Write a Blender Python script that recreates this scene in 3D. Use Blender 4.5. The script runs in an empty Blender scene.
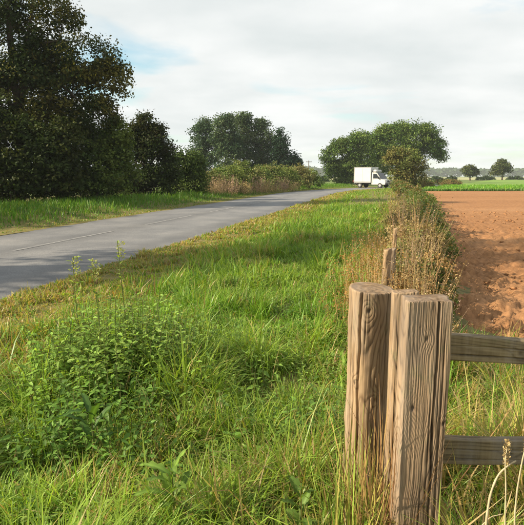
import bpy, bmesh, math, random
import numpy as np
from mathutils import Vector, Matrix

rng = np.random.default_rng(7)
random.seed(7)
scene = bpy.context.scene
COL = scene.collection
R = math.radians

# ------------------------------------------------------------------ camera
F_PX, U0, V0 = 514.0, 262.0, 262.5            # focal length / centre in photo pixels
CAM_Z, PITCH = 1.6, math.atan((262.5 - 176.0) / 514.0)
cam_d = bpy.data.cameras.new('camera')
cam = bpy.data.objects.new('camera', cam_d); COL.objects.link(cam)
cam_d.sensor_fit = 'HORIZONTAL'
cam_d.angle = 2 * math.atan(262.0 / F_PX)
cam_d.clip_start, cam_d.clip_end = 0.05, 6000
cam.location = (0, 0, CAM_Z)
cam.rotation_euler = (R(90) - PITCH, 0, 0)
scene.camera = cam

# ------------------------------------------------------------------ light
SUN_AZ, SUN_EL = R(258), R(30)
sun_dir = Vector((math.sin(SUN_AZ) * math.cos(SUN_EL), math.cos(SUN_AZ) * math.cos(SUN_EL), math.sin(SUN_EL)))
sd = bpy.data.lights.new('sun', 'SUN'); sd.energy = 5.0; sd.angle = R(0.6); sd.color = (1.0, 0.86, 0.64)
so = bpy.data.objects.new('sun', sd); COL.objects.link(so)
so.rotation_euler = (-sun_dir).to_track_quat('-Z', 'Y').to_euler(); so.location = (-30, -10, 30)

world = bpy.data.worlds.new('World'); scene.world = world; world.use_nodes = True
nt = world.node_tree; nt.nodes.clear()
def N(nt, t, **kw):
    n = nt.nodes.new(t)
    for k, v in kw.items(): setattr(n, k, v)
    return n
L = nt.links.new
out = N(nt, 'ShaderNodeOutputWorld'); bg = N(nt, 'ShaderNodeBackground')
bg.inputs['Strength'].default_value = 0.056
sky = N(nt, 'ShaderNodeTexSky', sky_type='NISHITA'); sky.sun_disc = False
sky.sun_elevation, sky.sun_rotation = SUN_EL, SUN_AZ
sky.air_density, sky.dust_density, sky.ozone_density = 1.0, 1.4, 1.0
tc = N(nt, 'ShaderNodeTexCoord'); sep = N(nt, 'ShaderNodeSeparateXYZ'); L(tc.outputs['Generated'], sep.inputs[0])
mz = N(nt, 'ShaderNodeMath', operation='MAXIMUM'); L(sep.outputs['Z'], mz.inputs[0]); mz.inputs[1].default_value = 0.0
az_ = N(nt, 'ShaderNodeMath', operation='ADD'); L(mz.outputs[0], az_.inputs[0]); az_.inputs[1].default_value = 0.16
dx = N(nt, 'ShaderNodeMath', operation='DIVIDE'); L(sep.outputs['X'], dx.inputs[0]); L(az_.outputs[0], dx.inputs[1])
dy = N(nt, 'ShaderNodeMath', operation='DIVIDE'); L(sep.outputs['Y'], dy.inputs[0]); L(az_.outputs[0], dy.inputs[1])
cx = N(nt, 'ShaderNodeCombineXYZ'); L(dx.outputs[0], cx.inputs[0]); L(dy.outputs[0], cx.inputs[1])
mp = N(nt, 'ShaderNodeMapping'); L(cx.outputs[0], mp.inputs[0])
mp.inputs['Location'].default_value = (0.27, 5.84, 0.0); mp.inputs['Scale'].default_value = (0.75, 0.95, 1)
cn = N(nt, 'ShaderNodeTexNoise'); L(mp.outputs[0], cn.inputs['Vector'])
cn.inputs['Scale'].default_value = 1.0; cn.inputs['Detail'].default_value = 6; cn.inputs['Roughness'].default_value = 0.52
cn.inputs['Distortion'].default_value = 0.35
cr = N(nt, 'ShaderNodeValToRGB'); L(cn.outputs['Fac'], cr.inputs[0])
cr.color_ramp.elements[0].position = 0.29; cr.color_ramp.elements[0].color = (0.0, 0.0, 0.0, 1)
cr.color_ramp.elements[1].position = 0.44; cr.color_ramp.elements[1].color = (1, 1, 1, 1)
cn2 = N(nt, 'ShaderNodeTexNoise'); L(mp.outputs[0], cn2.inputs['Vector'])
cn2.inputs['Scale'].default_value = 1.5; cn2.inputs['Detail'].default_value = 5; cn2.inputs['Roughness'].default_value = 0.5
cc = N(nt, 'ShaderNodeValToRGB'); L(cn2.outputs['Fac'], cc.inputs[0])       # cloud grey .. white, before the strength
cc.color_ramp.elements[0].position = 0.35; cc.color_ramp.elements[0].color = (7.0, 7.45, 7.45, 1)
cc.color_ramp.elements[1].position = 0.66; cc.color_ramp.elements[1].color = (9.0, 9.15, 9.05, 1)
mix = N(nt, 'ShaderNodeMix', data_type='RGBA'); L(cr.outputs[0], mix.inputs[0])
sk = N(nt, 'ShaderNodeMix', data_type='RGBA', blend_type='MULTIPLY'); sk.inputs[0].default_value = 1; L(sky.outputs[0], sk.inputs[6]); sk.inputs[7].default_value = (1.75, 2.05, 1.8, 1)
L(sk.outputs[2], mix.inputs[6]); L(cc.outputs[0], mix.inputs[7])
L(mix.outputs[2], bg.inputs['Color']); L(bg.outputs[0], out.inputs[0])

vs = scene.view_settings
vs.view_transform = 'Standard'; vs.look = 'None'; vs.exposure = 0.97; vs.gamma = 1.0
scene.cycles.max_bounces = 6; scene.cycles.diffuse_bounces = 3; scene.cycles.transmission_bounces = 4
scene.cycles.transparent_max_bounces = 6; scene.cycles.volume_bounces = 1
scene.cycles.use_denoising = True

# ------------------------------------------------------------------ helpers
def ray(u, v):
    a, b = (u - U0) / F_PX, (V0 - v) / F_PX
    c, s = math.cos(PITCH), math.sin(PITCH)
    return np.array([a, c + b * s, b * c - s])
def at_y(u, v, Y):                              # the point of a pixel's ray at distance Y ahead
    d = ray(u, v); k = Y / d[1]
    return np.array([d[0] * k, Y, CAM_Z + d[2] * k])
def on_ground(u, v, z=0.0):
    d = ray(u, v); k = (z - CAM_Z) / d[2]
    return np.array([d[0] * k, d[1] * k, z])

def hash3(ix, iy, iz):
    h = (ix * 374761393 + iy * 668265263 + iz * 1274126177) & 0xFFFFFFFF
    h = ((h ^ (h >> 13)) * 1274126177) & 0xFFFFFFFF
    h = ((h ^ (h >> 16)) * 2246822519) & 0xFFFFFFFF
    return ((h ^ (h >> 15)) & 0xFFFFFF) / float(0xFFFFFF)
def vnoise(x, y, z=0.0):                        # smooth value noise 0..1
    x, y, z = np.broadcast_arrays(np.asarray(x, float), np.asarray(y, float), np.asarray(z, float))
    ix, iy, iz = np.floor(x).astype(np.int64), np.floor(y).astype(np.int64), np.floor(z).astype(np.int64)
    fx, fy, fz = x - ix, y - iy, z - iz
    fx, fy, fz = fx*fx*(3-2*fx), fy*fy*(3-2*fy), fz*fz*(3-2*fz)
    r = 0
    for a in (0, 1):
        for b in (0, 1):
            for c in (0, 1):
                w = (fx if a else 1-fx) * (fy if b else 1-fy) * (fz if c else 1-fz)
                r = r + w * hash3(ix+a, iy+b, iz+c)
    return r
def fbm(x, y, z=0.0, o=4):
    r, a, t = 0, 1.0, 0
    for k in range(o):
        r = r + a * vnoise(np.asarray(x)*2**k + 17.3*k, np.asarray(y)*2**k + 5.1*k, np.asarray(z)*2**k); t += a; a *= 0.5
    return r / t
def sstep(a, b, x):
    t = np.clip((np.asarray(x, float) - a) / (b - a), 0, 1); return t*t*(3-2*t)

def mesh_np(name, V, F, col=None, mat=None, parent=None, smooth=False, attrs=None):
    V = np.asarray(V, np.float32); F = np.asarray(F, np.int32); k = F.shape[1]
    me = bpy.data.meshes.new(name)
    me.vertices.add(len(V)); me.vertices.foreach_set('co', V.ravel())
    me.loops.add(F.size); me.loops.foreach_set('vertex_index', F.ravel())
    me.polygons.add(len(F)); me.polygons.foreach_set('loop_start', np.arange(0, F.size, k, dtype=np.int32))
    if smooth: me.polygons.foreach_set('use_smooth', np.ones(len(F), bool))
    me.update(calc_edges=True)
    if col is not None:
        c = np.ones((len(V), 4), np.float32); c[:, :3] = np.clip(col, 0, 1)
        at = me.color_attributes.new('Col', 'FLOAT_COLOR', 'POINT'); at.data.foreach_set('color', c.ravel())
    for an, av in (attrs or {}).items():
        at = me.attributes.new(an, 'FLOAT', 'POINT'); at.data.foreach_set('value', np.asarray(av, np.float32).ravel())
    if mat: me.materials.append(mat)
    o = bpy.data.objects.new(name, me); COL.objects.link(o)
    if parent is not None:
        o.parent = parent
        if name in ('crown', 'foliage', 'leaf_mass', 'seed_head', 'flower_head', 'stem'): o['kind'] = 'stuff'
    return o
def grid_faces(nr, nc, closed=False):
    i = np.arange(nr - 1)[:, None]; j = np.arange(nc if closed else nc - 1)[None, :]
    j2 = (j + 1) % nc
    return np.stack([i*nc+j, i*nc+j2, (i+1)*nc+j2, (i+1)*nc+j], -1).reshape(-1, 4)
def bm_obj(name, bm, mat, parent=None, smooth=False):
    me = bpy.data.meshes.new(name); bm.to_mesh(me); bm.free()
    if smooth:
        for p in me.polygons: p.use_smooth = True
    me.materials.append(mat)
    o = bpy.data.objects.new(name, me); COL.objects.link(o)
    if parent is not None: o.parent = parent
    return o
def tag(o, label=None, cat=None, group=None, kind=None):
    for k, v in (('label', label), ('category', cat), ('group', group), ('kind', kind)):
        if v: o[k] = v
    return o
def thing(name, label, cat, loc=(0, 0, 0), group=None, rz=0):
    o = bpy.data.objects.new(name, None); COL.objects.link(o)
    o.location = loc; o.rotation_euler = (0, 0, rz); o.empty_display_size = 0.2
    return tag(o, label, cat, group)

# ------------------------------------------------------------------ materials
def new_mat(name):
    m = bpy.data.materials.new(name); m.use_nodes = True
    return m, m.node_tree, m.node_tree.nodes['Principled BSDF'], m.node_tree.nodes['Material Output']
def noise(nt, scale, detail=4, rough=0.5, coord='Object', stretch=None):
    t = N(nt, 'ShaderNodeTexCoord'); n = N(nt, 'ShaderNodeTexNoise')
    n.inputs['Scale'].default_value = scale; n.inputs['Detail'].default_value = detail; n.inputs['Roughness'].default_value = rough
    if stretch:
        m = N(nt, 'ShaderNodeMapping'); m.inputs['Scale'].default_value = stretch
        nt.links.new(t.outputs[coord], m.inputs[0]); nt.links.new(m.outputs[0], n.inputs['Vector'])
    else: nt.links.new(t.outputs[coord], n.inputs['Vector'])
    return n
def ramp(nt, src, stops):
    r = N(nt, 'ShaderNodeValToRGB'); nt.links.new(src, r.inputs[0])
    e = r.color_ramp.elements
    while len(e) < len(stops): e.new(0.5)
    for k, (p, c) in enumerate(stops): e[k].position = p; e[k].color = (*c, 1)
    return r
def bump(nt, bsdf, src, strength, dist=0.02):
    b = N(nt, 'ShaderNodeBump'); b.inputs['Strength'].default_value = strength; b.inputs['Distance'].default_value = dist
    nt.links.new(src, b.inputs['Height']); nt.links.new(b.outputs[0], bsdf.inputs['Normal']); return b

def leaf_mat(name, trans=0.4, rough=0.5, warm=(1.15, 1.1, 0.55), spec=0.35, nscale=3.0):
    m, nt, b, o = new_mat(name)
    a = N(nt, 'ShaderNodeAttribute', attribute_name='Col')
    n = noise(nt, nscale, 3); r = ramp(nt, n.outputs['Fac'], [(0.3, (0.8, 0.8, 0.8)), (0.7, (1.15, 1.15, 1.1))])
    mu = N(nt, 'ShaderNodeMix', data_type='RGBA', blend_type='MULTIPLY'); mu.inputs[0].default_value = 1
    nt.links.new(a.outputs['Color'], mu.inputs[6]); nt.links.new(r.outputs[0], mu.inputs[7])
    nt.links.new(mu.outputs[2], b.inputs['Base Color'])
    b.inputs['Roughness'].default_value = rough; b.inputs['Specular IOR Level'].default_value = spec
    tr = N(nt, 'ShaderNodeBsdfTranslucent')
    w = N(nt, 'ShaderNodeMix', data_type='RGBA', blend_type='MULTIPLY'); w.inputs[0].default_value = 1
    nt.links.new(mu.outputs[2], w.inputs[6]); w.inputs[7].default_value = (*warm, 1)
    nt.links.new(w.outputs[2], tr.inputs['Color'])
    ms = N(nt, 'ShaderNodeMixShader'); ms.inputs[0].default_value = trans
    nt.links.new(b.outputs[0], ms.inputs[1]); nt.links.new(tr.outputs[0], ms.inputs[2])
    nt.links.new(ms.outputs[0], o.inputs['Surface'])
    return m
M_GRASS = leaf_mat('grass_blades', 0.42, 0.42, (1.2, 1.15, 0.5), 0.3, 1.3)
M_LEAF = leaf_mat('tree_leaves', 0.28, 0.6, (1.1, 1.1, 0.5), 0.12, 0.6)
M_WEED = leaf_mat('weed_leaves', 0.42, 0.5, (1.3, 1.25, 0.5), 0.2, 6.0)
M_DRY = leaf_mat('dry_stems', 0.22, 0.7, (1.1, 1.0, 0.8), 0.1, 5.0)

def plain(name, c1, c2, scale, rough=0.85, bs=0.3, bd=0.02, stretch=None, detail=5):
    m, nt, b, o = new_mat(name)
    n = noise(nt, scale, detail, 0.6, stretch=stretch)
    r = ramp(nt, n.outputs['Fac'], [(0.3, c1), (0.7, c2)])
    nt.links.new(r.outputs[0], b.inputs['Base Color'])
    b.inputs['Roughness'].default_value = rough; b.inputs['Specular IOR Level'].default_value = 0.2
    if bs: bump(nt, b, n.outputs['Fac'], bs, bd)
    return m
M_BARK = plain('bark', (0.05, 0.038, 0.027), (0.13, 0.1, 0.075), 6, stretch=(1, 1, 0.2), bs=0.8)
M_EARTH = plain('verge_earth', (0.085, 0.08, 0.024), (0.2, 0.165, 0.055), 9)
M_TURF = plain('far_turf', (0.07, 0.12, 0.02), (0.14, 0.17, 0.045), 0.35, bs=0.5, bd=0.05)

def soil_mat():
    m, nt, b, o = new_mat('red_soil')
    big = noise(nt, 0.16, 4, 0.55, stretch=(0.35, 1.5, 1)); fine = noise(nt, 9, 8, 0.7)
    r1 = ramp(nt, big.outputs['Fac'], [(0.28, (0.25, 0.122, 0.055)), (0.5, (0.315, 0.163, 0.075)), (0.72, (0.375, 0.207, 0.102))])
    r2 = ramp(nt, fine.outputs['Fac'], [(0.3, (0.6, 0.57, 0.55)), (0.66, (1.15, 1.15, 1.15))])
    mu = N(nt, 'ShaderNodeMix', data_type='RGBA', blend_type='MULTIPLY'); mu.inputs[0].default_value = 1
    nt.links.new(r1.outputs[0], mu.inputs[6]); nt.links.new(r2.outputs[0], mu.inputs[7])
    nt.links.new(mu.outputs[2], b.inputs['Base Color'])
    b.inputs['Roughness'].default_value = 0.95; b.inputs['Specular IOR Level'].default_value = 0.1
    bump(nt, b, fine.outputs['Fac'], 0.7, 0.03)
    return m
M_SOIL = soil_mat()

def asphalt_mat():
    m, nt, b, o = new_mat('asphalt')
    big = noise(nt, 0.7, 9, 0.68); fine = noise(nt, 45, 4, 0.85)
    r1 = ramp(nt, big.outputs['Fac'], [(0.3, (0.095, 0.097, 0.103)), (0.5, (0.135, 0.135, 0.138)), (0.7, (0.18, 0.176, 0.172))])
    r2 = ramp(nt, fine.outputs['Fac'], [(0.25, (0.45, 0.45, 0.45)), (0.75, (1.45, 1.45, 1.45))])
    mu = N(nt, 'ShaderNodeMix', data_type='RGBA', blend_type='MULTIPLY'); mu.inputs[0].default_value = 1
    nt.links.new(r1.outputs[0], mu.inputs[6]); nt.links.new(r2.outputs[0], mu.inputs[7])
    # wheel tracks polished a little paler: attribute tpos = metres across the road
    a = N(nt, 'ShaderNodeAttribute', attribute_name='tpos')
    s = N(nt, 'ShaderNodeMath', operation='MULTIPLY'); s.inputs[1].default_value = 2.6; nt.links.new(a.outputs['Fac'], s.inputs[0])
    c = N(nt, 'ShaderNodeMath', operation='COSINE'); nt.links.new(s.outputs[0], c.inputs[0])
    r3 = ramp(nt, c.outputs[0], [(0.0, (1.14, 1.14, 1.14)), (0.9, (0.94, 0.94, 0.94))])
    mu2 = N(nt, 'ShaderNodeMix', data_type='RGBA', blend_type='MULTIPLY'); mu2.inputs[0].default_value = 1
    nt.links.new(mu.outputs[2], mu2.inputs[6]); nt.links.new(r3.outputs[0], mu2.inputs[7])
    nt.links.new(mu2.outputs[2], b.inputs['Base Color'])
    b.inputs['Roughness'].default_value = 0.75
    bump(nt, b, fine.outputs['Fac'], 0.5, 0.006)
    return m
M_ASPH = asphalt_mat()

def paint_mat():
    m, nt, b, o = new_mat('worn_road_paint')
    n = noise(nt, 7, 6, 0.75)
    r = ramp(nt, n.outputs['Fac'], [(0.44, (0.15, 0.148, 0.15)), (0.70, (0.34, 0.335, 0.32))])
    nt.links.new(r.outputs[0], b.inputs['Base Color']); b.inputs['Roughness'].default_value = 0.7
    return m
M_PAINT = paint_mat()

def wood_mat(name, pale, mid, dark):
    m, nt, b, o = new_mat(name)
    a = N(nt, 'ShaderNodeAttribute', attribute_name='grain')
    fine = noise(nt, 60, 5, 0.65, stretch=(1, 1, 0.06)); blot = noise(nt, 7, 4, 0.6, stretch=(1, 1, 0.35))
    ad = N(nt, 'ShaderNodeMath', operation='MULTIPLY_ADD'); nt.links.new(fine.outputs['Fac'], ad.inputs[0]); ad.inputs[1].default_value = 0.55
    nt.links.new(a.outputs['Fac'], ad.inputs[2])
    r = ramp(nt, ad.outputs[0], [(0.2, pale), (0.62, mid), (1.0, dark)])
    r2 = ramp(nt, blot.outputs['Fac'], [(0.3, (0.62, 0.60, 0.60)), (0.7, (1.18, 1.12, 1.05))])
    mu = N(nt, 'ShaderNodeMix', data_type='RGBA', blend_type='MULTIPLY'); mu.inputs[0].default_value = 1
    nt.links.new(r.outputs[0], mu.inputs[6]); nt.links.new(r2.outputs[0], mu.inputs[7])
    # silvered patches and a little green algae
    gn = noise(nt, 11, 6, 0.7, stretch=(1, 1, 0.16)); gr = ramp(nt, gn.outputs['Fac'], [(0.46, (0, 0, 0)), (0.70, (0.5, 0.5, 0.5))])
    gm = N(nt, 'ShaderNodeMix', data_type='RGBA'); nt.links.new(gr.outputs[0], gm.inputs[0]); nt.links.new(mu.outputs[2], gm.inputs[6])
    gs = N(nt, 'ShaderNodeMix', data_type='RGBA', blend_type='MULTIPLY'); gs.inputs[0].default_value = 1; gs.inputs[6].default_value = (0.30, 0.275, 0.245, 1); nt.links.new(r2.outputs[0], gs.inputs[7]); nt.links.new(gs.outputs[2], gm.inputs[7])
    an = noise(nt, 16, 6, 0.7); ar = ramp(nt, an.outputs['Fac'], [(0.56, (0, 0, 0)), (0.72, (0.5, 0.5, 0.5))])
    am = N(nt, 'ShaderNodeMix', data_type='RGBA'); nt.links.new(ar.outputs[0], am.inputs[0]); nt.links.new(gm.outputs[2], am.inputs[6]); am.inputs[7].default_value = (0.17, 0.17, 0.08, 1)
    nt.links.new(am.outputs[2], b.inputs['Base Color'])
    b.inputs['Roughness'].default_value = 0.82; b.inputs['Specular IOR Level'].default_value = 0.2
    bump(nt, b, ad.outputs[0], 0.6, -0.003)
    return m
M_WSQ = wood_mat('weathered_square_post_wood', (0.36, 0.268, 0.18), (0.225, 0.16, 0.104), (0.07, 0.046, 0.03))
M_WRD = wood_mat('pale_round_post_wood', (0.41, 0.303, 0.188), (0.265, 0.184, 0.11), (0.085, 0.058, 0.034))
M_WRL = wood_mat('mossy_rail_wood', (0.26, 0.215, 0.135), (0.155, 0.122, 0.072), (0.055, 0.042, 0.025))
M_WOLD = wood_mat('old_stake_wood', (0.40, 0.33, 0.24), (0.26, 0.2, 0.14), (0.1, 0.075, 0.05))

# ------------------------------------------------------------------ road geometry in (s, t)
C0 = np.array([-4.9, 11.9]); AZ0 = R(14)
def build_center():
    s, p, a = -30.0, C0 - 30 * np.array([math.sin(AZ0), math.cos(AZ0)]), AZ0
    S, P, A = [s], [p.copy()], [a]; ds = 0.5
    while s < 150:
        k = 0.0
        if 35 <= s < 64: k = 1 / 55
        elif 64 <= s < 85: k = -1 / 40
        a += k * ds; p = p + ds * np.array([math.sin(a), math.cos(a)]); s += ds
        S.append(s); P.append(p.copy()); A.append(a)
    return np.array(S), np.array(P), np.array(A)
RS, RP, RA = build_center()
def st(s, t):
    s = np.asarray(s, float); t = np.asarray(t, float)
    x, y, a = np.interp(s, RS, RP[:, 0]), np.interp(s, RS, RP[:, 1]), np.interp(s, RS, RA)
    return x + t * np.cos(a), y - t * np.sin(a)
def t_of(x, y):                                  # straight stretch only
    return (np.asarray(x) - C0[0]) * math.cos(AZ0) - (np.asarray(y) - C0[1]) * math.sin(AZ0)
HALF = 3.0
def Hgt(x, y):                                   # verge ground height
    t = t_of(x, y)
    return 0.02 + 0.16 * sstep(3.9, 5.9, t) * (1 - sstep(8.0, 8.9, t)) + 0.05 * (fbm(np.asarray(x)*0.9, np.asarray(y)*0.9, 3.3, 3) - 0.3)

# ------------------------------------------------------------------ setting
bm = bmesh.new()
g = 1500
vsq = [bm.verts.new((x, y, 0)) for x, y in ((-g, -g), (g, -g), (g, g), (-g, g))]; bm.faces.new(vsq)
tag(bm_obj('ground', bm, M_TURF), 'flat green farmland reaching to the horizon', kind='structure')

ss = np.concatenate([np.arange(-22, 40, 0.5), np.arange(40, 130, 1.0)]); tt = np.linspace(-1, 1, 13)
S, T = np.meshgrid(ss, tt, indexing='ij')
edge = HALF + 0.10 * (fbm(S * 0.8, np.sign(T) * 9, 1, 3) - 0.5) * 2
X, Y = st(S, T * edge); Z = 0.06 * (1 - np.abs(T)**6) - 0.006
tag(mesh_np('road', np.stack([X, Y, Z], -1).reshape(-1, 3), grid_faces(len(ss), 13), mat=M_ASPH, smooth=True, attrs={'tpos': (T * HALF).ravel()}),
    'narrow grey tarmac country road bending to the right', kind='structure')
# the side lane that meets the road at the bend
p0 = np.array([13.2, 67.3]); dl = np.array([math.sin(R(292)), math.cos(R(292))]); nl = np.array([dl[1], -dl[0]])
a_ = np.linspace(0, 45, 46); b_ = np.linspace(-1, 1, 7); A, B = np.meshgrid(a_, b_, indexing='ij')
W = 2.6 + 3.2 * np.exp(-A / 3.0)
X = p0[0] + dl[0]*A + nl[0]*B*W; Y = p0[1] + dl[1]*A + nl[1]*B*W
tag(mesh_np('side_lane', np.stack([X, Y, 0.035 + 0*X], -1).reshape(-1, 3), grid_faces(46, 7), mat=M_ASPH, smooth=True),
    'grey tarmac side lane joining the road at the bend', kind='structure')
# worn centre dashes
k = 0
for s0 in np.arange(-13.3, 44, 6.0):
    sv = np.linspace(s0, s0 + 4.0, 9); tv = np.array([-0.055, 0.055]); S, T = np.meshgrid(sv, tv, indexing='ij')
    X, Y = st(S, T)
    tag(mesh_np('centre_line_dash', np.stack([X, Y, 0.0595 + 0*X], -1).reshape(-1, 3), grid_faces(9, 2), mat=M_PAINT),
        'worn white centre line dash painted on the road', kind='structure', group='worn centre line dashes on the road'); k += 1

# near verge ground, from the tarmac edge to the field
sv = np.concatenate([np.arange(-18, 20, 0.25), np.arange(20, 66, 0.6)]); tv = np.linspace(2.35, 9.2, 34)
S, T = np.meshgrid(sv, tv, indexing='ij'); X, Y = st(S, T)
tt_ = T
Z = 0.025 - 0.06 * (1 - sstep(2.75, 3.05, tt_)) + 0.16 * sstep(3.9, 5.9, tt_) * (1 - sstep(8.0, 8.9, tt_)) + 0.05 * (fbm(X*0.9, Y*0.9, 3.3, 3) - 0.3)
tag(mesh_np('grass_verge', np.stack([X, Y, Z], -1).reshape(-1, 3), grid_faces(len(sv), 34), mat=M_EARTH, smooth=True),
    'broad grass verge between the road and the red field', kind='structure')
# far verge ground
tv = np.linspace(-2.35, -14, 18); S, T = np.meshgrid(sv, tv, indexing='ij'); X, Y = st(S, T)
Z = 0.025 + 0.25 * sstep(2.8, 6, -T) + 0.06 * (fbm(X*0.7, Y*0.7, 8.3, 3) - 0.3)
tag(mesh_np('road_bank', np.stack([X, Y, Z], -1).reshape(-1, 3)[:, :], grid_faces(len(sv), 18)[:, ::-1], mat=M_EARTH, smooth=True),
    'grass bank on the far side of the road under the trees', kind='structure')

# ploughed field
yv = [0.6]
while yv[-1] < 54: yv.append(yv[-1] + 0.03 + 0.0105 * max(0, yv[-1] - 2))
yv = np.array(yv); uv = np.linspace(0, 1, 220)**2.0
hx = C0[0] + (8.08 + (yv - C0[1]) * math.sin(AZ0)) / math.cos(AZ0)
wid = np.maximum(9, yv * 1.9)
Y, U = np.meshgrid(yv, uv, indexing='ij'); X = hx[:, None] + U * wid[:, None]
near = 1 - sstep(8, 28, Y)
clod = fbm(X * 4.2, Y * 6.5, 0.0, 4); fur = fbm(X * 0.35, Y * 3.2, 4.0, 3)
Z = 0.03 + (0.34 * np.abs(clod - 0.5) + 0.05 * (fbm(X * 15, Y * 17, 2.0, 2) - 0.5) + 0.20 * (fur - 0.4)) * (0.20 + 0.80 * near) + 0.015
Z = Z + 0.030 * (rng.random(Z.shape) - 0.5) * (1 - sstep(5, 16, Y)) + 0.012 * (rng.random(Z.shape) - 0.5)
Z = np.maximum(Z, 0.008)
tag(mesh_np('ploughed_field', np.stack([X, Y, Z], -1).reshape(-1, 3), grid_faces(len(yv), 220), mat=M_SOIL, smooth=True),
    'bare red-brown ploughed field behind the fence', kind='structure')
# loose clods
def ico():
    b = bmesh.new(); bmesh.ops.create_icosphere(b, subdivisions=1, radius=1); V = np.array([v.co[:] for v in b.verts]); F = np.array([[v.index for v in f.verts] for f in b.faces]); b.free(); return V, F
IV, IF = ico()
n = 3800
cy = 2.5 + 20 * rng.random(n)**1.5; cxx = C0[0] + (8.9 + (cy - C0[1]) * math.sin(AZ0)) / math.cos(AZ0) + rng.random(n) * np.maximum(5, cy * 0.6)
r = (0.013 + 0.045 * rng.random(n)**3)
V = IV[None] * r[:, None, None] * np.array([1.2, 1, 0.7]) * (0.45 + 0.9 * rng.random((n, 12, 1)))
V = V + np.stack([cxx, cy, 0.05 + 0.04 * rng.random(n)], -1)[:, None, :]
tag(mesh_np('soil_clods', V.reshape(-1, 3), (IF[None] + 12 * np.arange(n)[:, None, None]).reshape(-1, 3), mat=M_SOIL, smooth=False),
    'loose clods of red soil scattered over the field', 'soil', kind='stuff')

# ------------------------------------------------------------------ blades
def blades(name, P, Ln, Wd, th0, bend, phi, cb, ct, segs=3, mat=None, parent=None, pw=1.3):
    """P roots (n,3), length, width, start tilt, total bend, direction; base and tip colours"""
    n = len(P); Dv = np.stack([np.cos(phi), np.sin(phi), 0*phi], -1); side0 = np.stack([-np.sin(phi), np.cos(phi), 0*phi], -1)
    tw = rng.uniform(-0.9, 0.9, n)
    side = side0 * np.cos(tw)[:, None] + Dv * np.sin(tw)[:, None]
    pos = P.copy(); Vs, Cs = [], []
    for k in range(segs + 1):
        t = k / segs
        if k < segs:
            w = Wd * (1 - 0.75 * t**1.6) * (0.75 if k == 0 else 1.0) * 0.5
            Vs += [pos - side * w[:, None], pos + side * w[:, None]]
            c = cb * (1 - t) + ct * t; Cs += [c, c]
        else:
            Vs.append(pos.copy()); Cs.append(ct)
        th = th0 + bend * ((k + 0.5) / segs)**pw
        pos = pos + (Ln / segs)[:, None] * (np.cos(th)[:, None] * np.array([0, 0, 1.0]) + np.sin(th)[:, None] * Dv)
    m = 2 * segs + 1
    V = np.stack(Vs, 1).reshape(-1, 3); C = np.stack(Cs, 1).reshape(-1, 3)
    F = []
    for k in range(segs - 1):
        a = 2 * k; F += [[a, a+1, a+3], [a, a+3, a+2]]
    a = 2 * (segs - 1); F.append([a, a+1, a+2])
    F = np.array(F)[None] + m * np.arange(n)[:, None, None]
    return mesh_np(name, V, F.reshape(-1, 3), C, mat or M_GRASS, parent, smooth=False)

G_LUSH = np.array([0.112, 0.275, 0.022]); G_PALE = np.array([0.25, 0.395, 0.052]); G_YEL = np.array([0.37, 0.35, 0.075])
G_DRY = np.array([0.46, 0.345, 0.17]); G_DARK = np.array([0.05, 0.115, 0.02]); G_ORG = np.array([0.36, 0.235, 0.085])

def verge_points(d0, d1, dens, xl=-1.2, xr=1.2):
    """points on the near verge between two distances, inside a widened field of view"""
    xm = d1 * 0.56 + 0.8
    n = int(dens * (d1 - d0) * 2 * xm)
    x = rng.uniform(-xm, xm, n); y = rng.uniform(d0, d1, n)
    return x, y

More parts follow.
